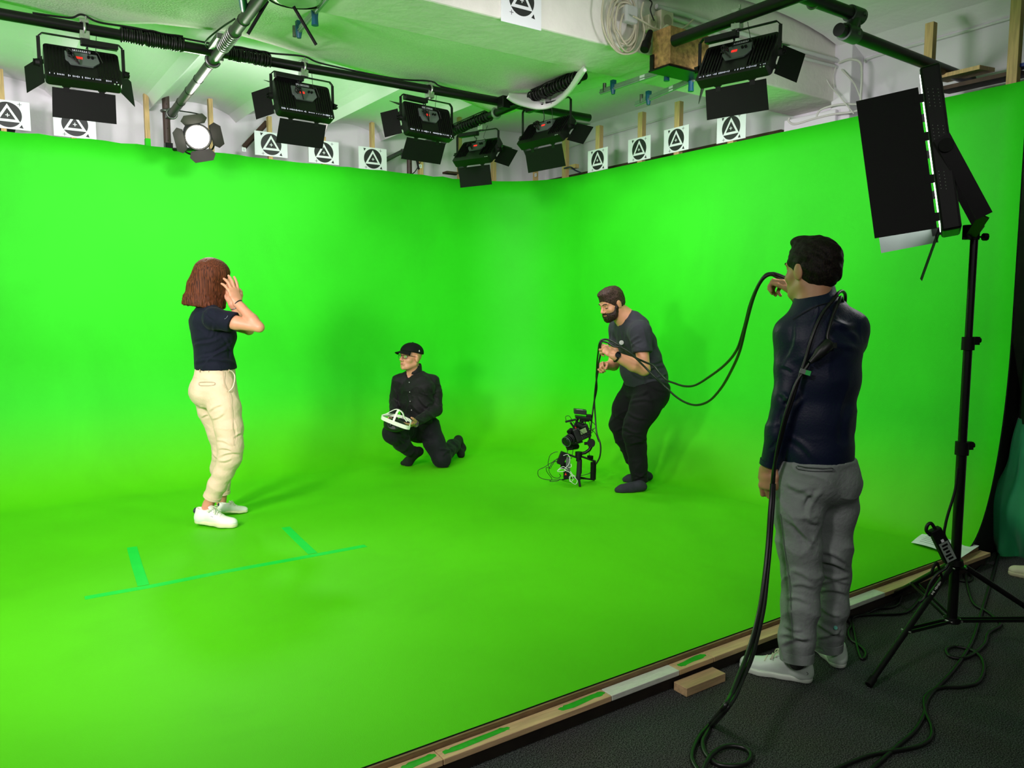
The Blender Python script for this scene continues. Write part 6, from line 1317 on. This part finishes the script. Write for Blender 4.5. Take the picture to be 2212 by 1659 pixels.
    WS = [mat('pale mint leather sneaker', (206,222,208), .5, var=.02), mat('white rubber sole', (208,220,204), .5, var=.03), mat('cream sneaker laces', (206,206,180), .7)]
    h1, t1_ = onz(1757,1474,-.098), onz(1596,1441,-.098); h2, t2_ = onz(1818,1446,-.098), onz(1754,1380,-.098); t2_ = h2+nrm(t2_-h2)*.3
    r1, P2, F1 = shoe(root, h1, t1_, -.1, WS); shoe(root, h2, t2_, -.1, WS)
    sd = 1 if F1.r@(-HF) > 0 else -1
    obj('logo', MB().tube(spline([P2(sd*.034,.02,.05),P2(sd*.034,.04,.055),P2(sd*.035,.035,.04),P2(sd*.034,.02,.042)],4,True), .0012, 5, closed=True), SM, r1)
    for L, ff in ((legL, (h1, t1_)), (legR, (h2, t2_))):
        q = L[-1][0]; d = nrm(ff[1]-ff[0]); sobj('sock', [pcone(q+ZZ*.02, ff[0]+d*.065+ZZ*.06, .04, .03)], BLACKM, root, h=.005)
    hm = hair_mat('dark short hair', (9,8,8), (42,34,28), 260, 120, rough=.6)
    Nh = make_noise(90, n=9, seed=41); ax = hf.ax()
    sobj('hair', [pell(hf.p(0,-.018,.04), (.087,.112,.09), ax, k=.02), pell(hf.p(0,-.036,-.008), (.083,.088,.075), ax, k=.02), pell(hf.p(.01,.04,.108), (.06,.055,.024), ax, k=.02)], hm, root, h=.004, k=.02,
         subs=[(pell(hf.p(0,.13,-.015), (.1,.085,.08), ax), .012), (pell(hf.p(0,.055,-.075), (.1,.075,.062), ax), .012), (pell(hf.p(-.088,.0,-.01), (.02,.022,.03), ax), .004), (pell(hf.p(.088,.0,-.01), (.02,.022,.03), ax), .004)], cuts=[(hf.p(0,-.06,-.078), nrm(-hf.u+hf.f*.25))], disp=lambda P, n: .0022*Nh(P))
    return D0, WL, gR, SR
woman(); kneeler(); bW, bgL, bgR, bD = bender(); mD, mWL, mgR, mSR = backman()
# ---- cables held by the two men
RUB2 = mat('dark rubber cable', (20,22,20), .4, var=.05, spec=.5)
def cab(L, r, lab, n=8): return cable('cable', [PD(x, y, D) for x, y, D in L], r, RUB2, label=lab, n=n)
cab([(1700,602,3.5),(1682,594,3.52),(1668,591,3.53),(1652,596,3.55),(1635,622,3.6),(1620,660,3.7),(1607,710,3.85),(1592,755,4.0),(1568,786,4.3),(1535,812,4.7),(1502,832,5.1),(1478,834,5.35),(1455,827,5.55),(1440,821,5.68),(1425,806,5.75),(1412,790,5.78),(1395,783,5.78),(1368,770,5.76),(1350,755,5.75),(1335,744,5.75),(1322,737,5.77),(1308,733,5.82),(1298,735,5.83)], .0075, 'upper black cable hanging between the raised hand and the bearded man')
cab([(1700,606,3.5),(1682,600,3.52),(1664,593,3.53),(1645,606,3.55),(1628,642,3.62),(1612,700,3.78),(1598,758,3.95),(1580,800,4.2),(1558,838,4.5),(1532,866,4.8),(1505,875,5.1),(1480,869,5.35),(1458,855,5.55),(1440,838,5.7),(1415,815,5.72),(1395,795,5.74),(1375,775,5.74),(1358,760,5.74),(1340,750,5.75),(1325,748,5.76),(1312,740,5.8),(1300,737,5.83)], .0075, 'lower black cable sagging between the raised hand and the bearded man')
cab([(1298,735,5.83),(1294,745,5.84),(1292,762,5.92),(1290,780,6.0),(1289,797,6.05),(1288,815,6.1),(1289,840,6.15),(1283,870,6.2),(1279,900,6.2),(1276,930,6.2),(1273,960,6.2)], .0065, 'left black cable dropping from the bearded man to the camera rig')
cab([(1300,737,5.83),(1297,748,5.84),(1297,765,5.92),(1293,785,6.0),(1292,800,6.05),(1287,830,6.1),(1284,865,6.15),(1286,900,6.15),(1289,935,6.12),(1297,960,6.1),(1296,985,6.1),(1288,1002,6.12)], .0065, 'right black cable dropping in a bow behind the camera rig')
# cables of the standing man: over the shoulder and down from his left hand
D = mD
cab([(1818,705,D+.12),(1826,645,D+.06),(1821,630,D-.0),(1812,632,D-.06),(1800,648,D-.1),(1780,672,D-.115),(1765,700,D-.13),(1752,735,D-.14),(1742,770,D-.14),(1732,800,D-.14),(1722,830,D-.14),(1710,870,D-.14),(1697,910,D-.135),(1684,960,D-.115),(1672,1010,D-.1),(1668,1045,D-.09)], .0065, 'black cable laid over the shoulder of the standing man down to his hand')
cab([(1822,660,D-.0),(1817,642,D-.06),(1812,652,D-.1),(1800,680,D-.12),(1792,705,D-.135),(1787,728,D-.145),(1792,740,D-.15),(1799,750,D-.15)], .0065, 'short cable end curling over the shoulder to the black connector')
cab([(1748,785,D-.15),(1736,803,D-.15),(1722,824,D-.15),(1708,860,D-.15),(1694,905,D-.145),(1682,955,D-.125),(1674,1000,D-.11),(1671,1045,D-.09)], .0065, 'black cable from the taped connector down to the left hand')
a, b = PD(1795,738,D-.165), PD(1750,783,D-.165)
o = obj('cable_connector', MB().tube([a, a+(b-a)*.1, a+(b-a)*.55, a+(b-a)*.75, b], [.014,.024,.021,.013,.008], 16).box(a+(b-a)*.05+RT*.012-ZZ*.01, (.02,.02,.02)), mat('black rubber plug', (24,25,24), .45)); tag(o, 'black plug hanging on the back of the standing man', 'plug')
o = obj('tape_flag', MB().bar(PD(1728,800,D-.16), PD(1740,804,D-.16), .003, .018, up=(0,0,1), m=0).bar(PD(1740,804,D-.16), PD(1751,807,D-.162), .003, .018, m=1), [mat('silver tape', (190,200,192), .25, .6), mat('green lit tape', (60,190,90), .4)]); tag(o, 'shiny tape flag on the cable at the back of the standing man', 'tape')  # second half of the tape coloured green for the bounce on it
def hang(L, r, lab):
    pts = [PD(x, y, d) if z is None else onz(x, y, z) for x, y, d, z in L]; cable('cable', pts, r, RUB2, label=lab, n=8)
hang([(1668,1045,D-.09,None),(1666,1075,D-.1,None),(1663,1110,D-.12,None),(1659,1170,D-.15,None),(1652,1240,D-.2,None),(1642,1310,D-.27,None),(1628,1370,D-.35,None),(1612,1420,D-.42,None),(1598,1455,D-.5,None),(1580,1500,D-.6,None),(1562,1530,D-.68,None),(1538,1560,0,-.085),(1515,1585,0,-.09),(1500,1612,0,-.09),(1495,1640,0,-.09),(1512,1672,0,-.09)], .0085, 'black cable hanging from the left hand, ending in the left loop on the carpet')
hang([(1671,1045,D-.09,None),(1670,1080,D-.1,None),(1667,1120,D-.12,None),(1663,1180,D-.15,None),(1657,1245,D-.2,None),(1650,1310,D-.27,None),(1636,1375,D-.35,None),(1622,1425,D-.42,None),(1604,1465,D-.5,None),(1588,1503,D-.6,None),(1566,1535,D-.68,None),(1540,1566,0,-.085),(1527,1585,0,-.09),(1518,1605,0,-.09),(1525,1630,0,-.09),(1548,1650,0,-.09),(1580,1655,0,-.088),(1610,1650,0,-.088),(1622,1633,0,-.088),(1612,1618,0,-.086),(1585,1611,0,-.085),(1560,1615,0,-.085),(1538,1630,0,-.084),(1525,1650,0,-.08),(1515,1680,0,-.09)], .0085, 'black cable hanging from the left hand, ending in the round loop on the carpet')
# ---- camera on a gimbal stand ----------------------------------------------------------------
def rig():
    D = 6.2; root = thing('camera_rig', 'black film camera on a handheld gimbal standing on the green floor', 'camera rig', PD(1252,1048,D)*V3(1,1,0))
    p = lambda x, y, d=0: PD(x, y, D+d); B = BLACKM; M2 = METALB
    # camera body: tilted box, lens to the lower left towards the camera
    bx = nrm(PD(1268,925,D)-PD(1240,935,D)+HF*.04); c = p(1251,936)
    tilt = math.radians(19); bx = nrm(RT*math.cos(tilt)*.9+ZZ*math.sin(tilt)+HF*.3); by = nrm(HF-bx*(HF@bx)); bz = np.cross(bx, by); bz = bz if bz[2] > 0 else -bz
    cam_ = obj('camera_body', MB().box(c+bx*.01, (.135,.1,.11), (bx,by,bz)).box(c+bx*.02+bz*.062, (.08,.07,.025), (bx,by,bz)), mat('camera shell', (20,20,21), .45, var=.05), root, bevel=.008)
    sc_ = obj('screen', MB().box(c+bx*.022-by*.052+bz*.012, (.075,.006,.052), (bx,by,bz)), BLACKM, cam_)
    obj('screen_glass', MB().box(c+bx*.02-by*.0555+bz*.013, (.055,.002,.04), (bx,by,bz)), mat('lit camera screen', (110,140,90), .3, emit=(150,180,120), estr=.25, var=.3, vscale=60), sc_, label='greenish lit screen')
    bt = MB()
    for i in range(4):
        for j in range(2): bt.cyl(c+bx*(-.005+.016*i)-by*.051+bz*(-.022-.013*j), c+bx*(-.005+.016*i)-by*.054+bz*(-.022-.013*j), .004, seg=8)
    obj('buttons', bt, mat('camera buttons', (60,60,62), .4), cam_)
    obj('record_button', MB().cyl(c+bx*-.02+bz*.055-by*.03, c+bx*-.02+bz*.066-by*.03, .007, seg=12), mat('red button', (190,30,24), .4), cam_, label='small red button')
    l0 = c-bx*.055-bz*.005; ld = nrm(-bx*.86-by*.5-bz*.05); lens = obj('lens', MB().tube([l0, l0+ld*.03, l0+ld*.031, l0+ld*.075, l0+ld*.076, l0+ld*.105], [.032,.033,.037,.037,.041,.042], 28), mat('lens barrel', (16,16,17), .35), root)
    for t in (.045,.06,.085): obj('focus_ring', MB().ring(l0+ld*t, ld, .039, .0035, 28, 6), mat('ribbed rubber', (30,30,31), .6), lens)
    obj('lens_glass', MB().sphere(l0+ld*.1, (.034,.034,.012), ax=(nrm(np.cross(ld,ZZ)), nrm(np.cross(np.cross(ld,ZZ),ld)), ld)), mat('front lens glass', (12,20,18), .06), lens)
    obj('lens_rim', MB().ring(l0+ld*.106, ld, .04, .0025, 28, 6), mat('lens rim', (90,100,100), .4, .5), lens)
    obj('focus_motor', MB().cyl(c-bx*.05+bz*.05, c-bx*.085+bz*.045-by*.02, .02, seg=16), B, root)
    # top: cage, handle and monitor/transmitter
    obj('top_handle', MB().bar(p(1221,911), p(1244,906), .03, .014).bar(p(1232,912), p(1246,932), .016, .016).bar(p(1240,925), p(1250,900), .014,.02), M2, root, bevel=.002)
    obj('viewfinder', MB().cyl(p(1246,916,-.04), p(1258,922,-.04), .022, seg=16), B, root)
    mt = obj('mount_plate', MB().box(p(1260,902), (.13,.09,.02), (nrm(RT-ZZ*.12), HF, ZZ)).box(p(1262,906), (.07,.06,.03), (RT,HF,ZZ)).bar(p(1258,905), p(1258,925), .02, .02), M2, root, bevel=.002)
    tm = obj('transmitter', MB().box(p(1253,889), (.1,.075,.038), (nrm(RT-ZZ*.1), HF, ZZ)), mat('transmitter shell', (26,30,28), .4), root, bevel=.004)
    obj('transmitter_label', MB().box(p(1252,885,-.039), (.05,.001,.007), (nrm(RT-ZZ*.1), HF, ZZ)), mat('grey label text', (120,124,120), .5), tm)
    obj('battery', MB().box(p(1272,902,-.01), (.04,.05,.05), (RT,HF,ZZ)), B, root, bevel=.004)
    for x in (1253, 1264): obj('pin', MB().cyl(p(x,906,-.03), p(x,917,-.03), .005, seg=8), B, root)
    # gimbal
    g = obj('camera_plate', MB().bar(p(1222,962), p(1258,952), .07, .018).bar(p(1224,960), p(1229,972), .02, .03), M2, root, bevel=.003)
    obj('roll_motor', MB().cyl(p(1232,966,-.04), p(1246,964,.04), .024, seg=18), B, root)
    obj('tilt_motor', MB().cyl(p(1277,958,-.035), p(1277,956,.03), .032, seg=20).cyl(p(1262,958,0), p(1277,957,0), .012, seg=10), B, root)
    obj('gimbal_arm', MB().tube([p(1279,962), p(1273,972), p(1264,978), p(1244,982)], [.012,.014,.013,.013], 12), M2, root)
    obj('pan_motor', MB().cyl(p(1250,988), p(1250,976), .028, seg=20).cyl(p(1250,996), p(1250,988), .021, seg=16), B, root)
    obj('main_grip', MB().tube([p(1252,993), p(1251,1020), p(1249,1030), p(1250,1036)], [.02,.022,.018,.022], 16), mat('rubber grip', (18,18,18), .7, bump=.3, bscale=200), root)
    f0 = p(1250,1030)
    for e in (onz(1253,1051,.006), onz(1215,1036,.006), onz(1283,1037,.006)): obj('foot', MB().bar(f0, e, .018, .01), B, root, bevel=.002)
    obj('cross_bar', MB().bar(p(1212,976,.0), p(1256,992,.0), .02, .014).bar(p(1256,986), p(1287,997), .02, .014), M2, root, bevel=.002)
    obj('side_handle', MB().bar(p(1282,998), p(1281,1036), .036, .034, up=(1,0,0)), B, root, bevel=.004); obj('side_joint', MB().box(p(1275,988), (.03,.04,.03)), M2, root)
    obj('lower_bar', MB().bar(p(1254,1033,.05), p(1284,1036,.05), .012, .012), B, root)
    # hanging monitor with grey face on the left
    mx = nrm(RT*.6-HF*.6); hb = obj('monitor', MB().box(p(1214,990), (.055,.06,.1), (nrm(RT*.9-ZZ*.35), HF, nrm(ZZ*.9+RT*.35))).box(p(1219,1006), (.05,.04,.05)), B, root, bevel=.004)
    obj('receiver', MB().box(p(1227,1003,-.01), (.035,.03,.12), (RT,HF,ZZ)), mat('grey device', (92,98,94), .5, var=.2, vscale=40), root, bevel=.003)
    bb = obj('battery', MB().box(p(1224,1026), (.05,.045,.06), (RT,HF,ZZ)), B, root, bevel=.004); obj('warning_light', MB().prism([(-.008,-.008),(.008,-.008),(0,.012)], p(1222,1024,-.024), RT, ZZ, -HF, .002), mat('red warning mark', (200,40,24), .5, emit=(255,60,40), estr=.6), bb, label='small red mark')
    WC = mat('thin white usb cable', (220,224,216), .5)
    def w(L, r, m, nm='lead'): obj(nm, MB().tube(spline([PD(x, y, D+d) for x, y, d in L], 6), r, 6), m, root)
    w([(1217,984,-.04),(1227,982,-.05),(1231,992,-.06),(1228,1004,-.06),(1220,1014,-.06),(1232,1022,-.06),(1238,1036,-.06),(1231,1040,-.06),(1232,1030,-.06)], .0022, WC)
    w([(1206,1016,-.05),(1214,1012,-.06),(1222,1016,-.06),(1212,1019,-.05),(1204,1017,-.05),(1216,1008,-.06),(1226,1014,-.06)], .0022, WC)
    w([(1232,1018,-.05),(1240,1030,-.06),(1247,1038,-.06),(1243,1046,-.06),(1233,1040,-.06),(1230,1030,-.06),(1240,1027,-.06),(1244,1034,-.05)], .0022, WC)
    w([(1228,1010,-.06),(1234,1008,-.06),(1233,1002,-.05)], .0022, WC)
    for L in ([(1205,976,0),(1198,977,0),(1188,984,0),(1184,1002,0),(1188,1012,0),(1192,1006,0),(1200,994,0),(1205,990,0)], [(1205,992,0),(1196,996,0),(1188,1008,0),(1186,1018,0),(1194,1030,0),(1205,1033,0),(1211,1028,0),(1208,1024,0)],
              [(1204,996,0),(1190,1000,0),(1176,1009,0),(1163,1016,0),(1163,1028,0),(1172,1034,0),(1190,1037,0),(1215,1036,0)], [(1188,1012,0),(1180,1010,0),(1182,1020,0),(1192,1034,0),(1188,1040,0),(1204,1039,0),(1210,1034,0)],
              [(1223,908,0),(1222,900,0),(1230,899,0),(1238,912,0),(1248,926,-.06),(1262,938,-.07),(1278,935,-.03),(1281,925,0)], [(1268,906,0),(1280,912,0),(1287,922,0),(1278,930,0)], [(1266,922,0),(1278,928,0),(1287,938,0),(1293,955,0)], [(1272,910,0),(1275,925,0),(1272,945,0),(1273,985,0)], [(1278,1014,0),(1274,1022,0),(1262,1026,0),(1254,1028,0)], [(1227,962,0),(1226,985,-.02),(1234,990,-.03),(1238,970,-.02)]):
        w(L, .0026, RUB)
rig()
# ---------------------------------------------------------------- camera, lights, world
cam = bpy.data.cameras.new('camera'); co = bpy.data.objects.new('camera', cam); COL.objects.link(co)
cam.sensor_fit = 'HORIZONTAL'; cam.sensor_width = 36; cam.lens = 36*FP/2212; cam.clip_start = .05
co.location = tuple(CAMP)
from mathutils import Matrix
M = Matrix(((RT[0], UPV[0], -FW[0]), (RT[1], UPV[1], -FW[1]), (RT[2], UPV[2], -FW[2])))
co.rotation_euler = M.to_euler(); bpy.context.scene.camera = co
def area(name, loc, target, power, sx=.4, sy=.3, col=(1,1,1), spread=pi):
    l = bpy.data.lights.new(name, 'AREA'); l.shape = 'RECTANGLE'; l.size = sx; l.size_y = sy; l.energy = power; l.color = col; l.spread = spread
    o = bpy.data.objects.new(name, l); COL.objects.link(o); o.location = tuple(loc)
    o.rotation_euler = (Vector(tuple(np.asarray(target)-np.asarray(loc)))).to_track_quat('-Z', 'Y').to_euler(); return o
for i, (c, u, v, n, W, H, pw) in enumerate(LAMPS):
    l = area('lamp_light', c+n*.02, c+n, pw*1.5, W*.9, H*.9, (1, .91, .99), spread=2.6)
KEYC = (.95, 1, .9)
area('key_light', (-1.5, 2.5, 2.2), (1.7, 5.7, .9), 155, .55, .55, (1, .90, .93), spread=1.75)
area('stage_fill_light', (-1.9, 4.4, 2.9), (0.4, 7.2, .9), 45, .5, .3, (1, .91, .98), spread=2.4)  # added unseen fill that brightens the left part of the back wall
area('stage_fill_light', (-.9, 1.2, 2.9), (.9, 3.4, 0), 85, .5, .4, (1, .90, .93), spread=1.9)  # added unseen fill for the near stage floor
area('stage_fill_light', (1.9, 2.5, 2.9), (3.9, 5.6, .6), 22, .4, .3, (1, .90, .93), spread=1.7)  # added unseen fill towards the right half of the stage
area('rear_fill_light', (.3, -1.6, 2.9), (2.4, 2.2, 0.3), 62, 1.2, .3, (1, .93, .95))  # added fill behind the camera for the standing man and the carpet
w = bpy.data.worlds.new('world'); bpy.context.scene.world = w; w.use_nodes = True
w.node_tree.nodes['Background'].inputs[0].default_value = (.5, .6, .5, 1); w.node_tree.nodes['Background'].inputs[1].default_value = .02
sc = bpy.context.scene
sc.view_settings.view_transform = 'Standard'; sc.view_settings.look = 'None'; sc.view_settings.gamma = 1; sc.view_settings.use_curve_mapping = False
sc.view_settings.exposure = -1.32
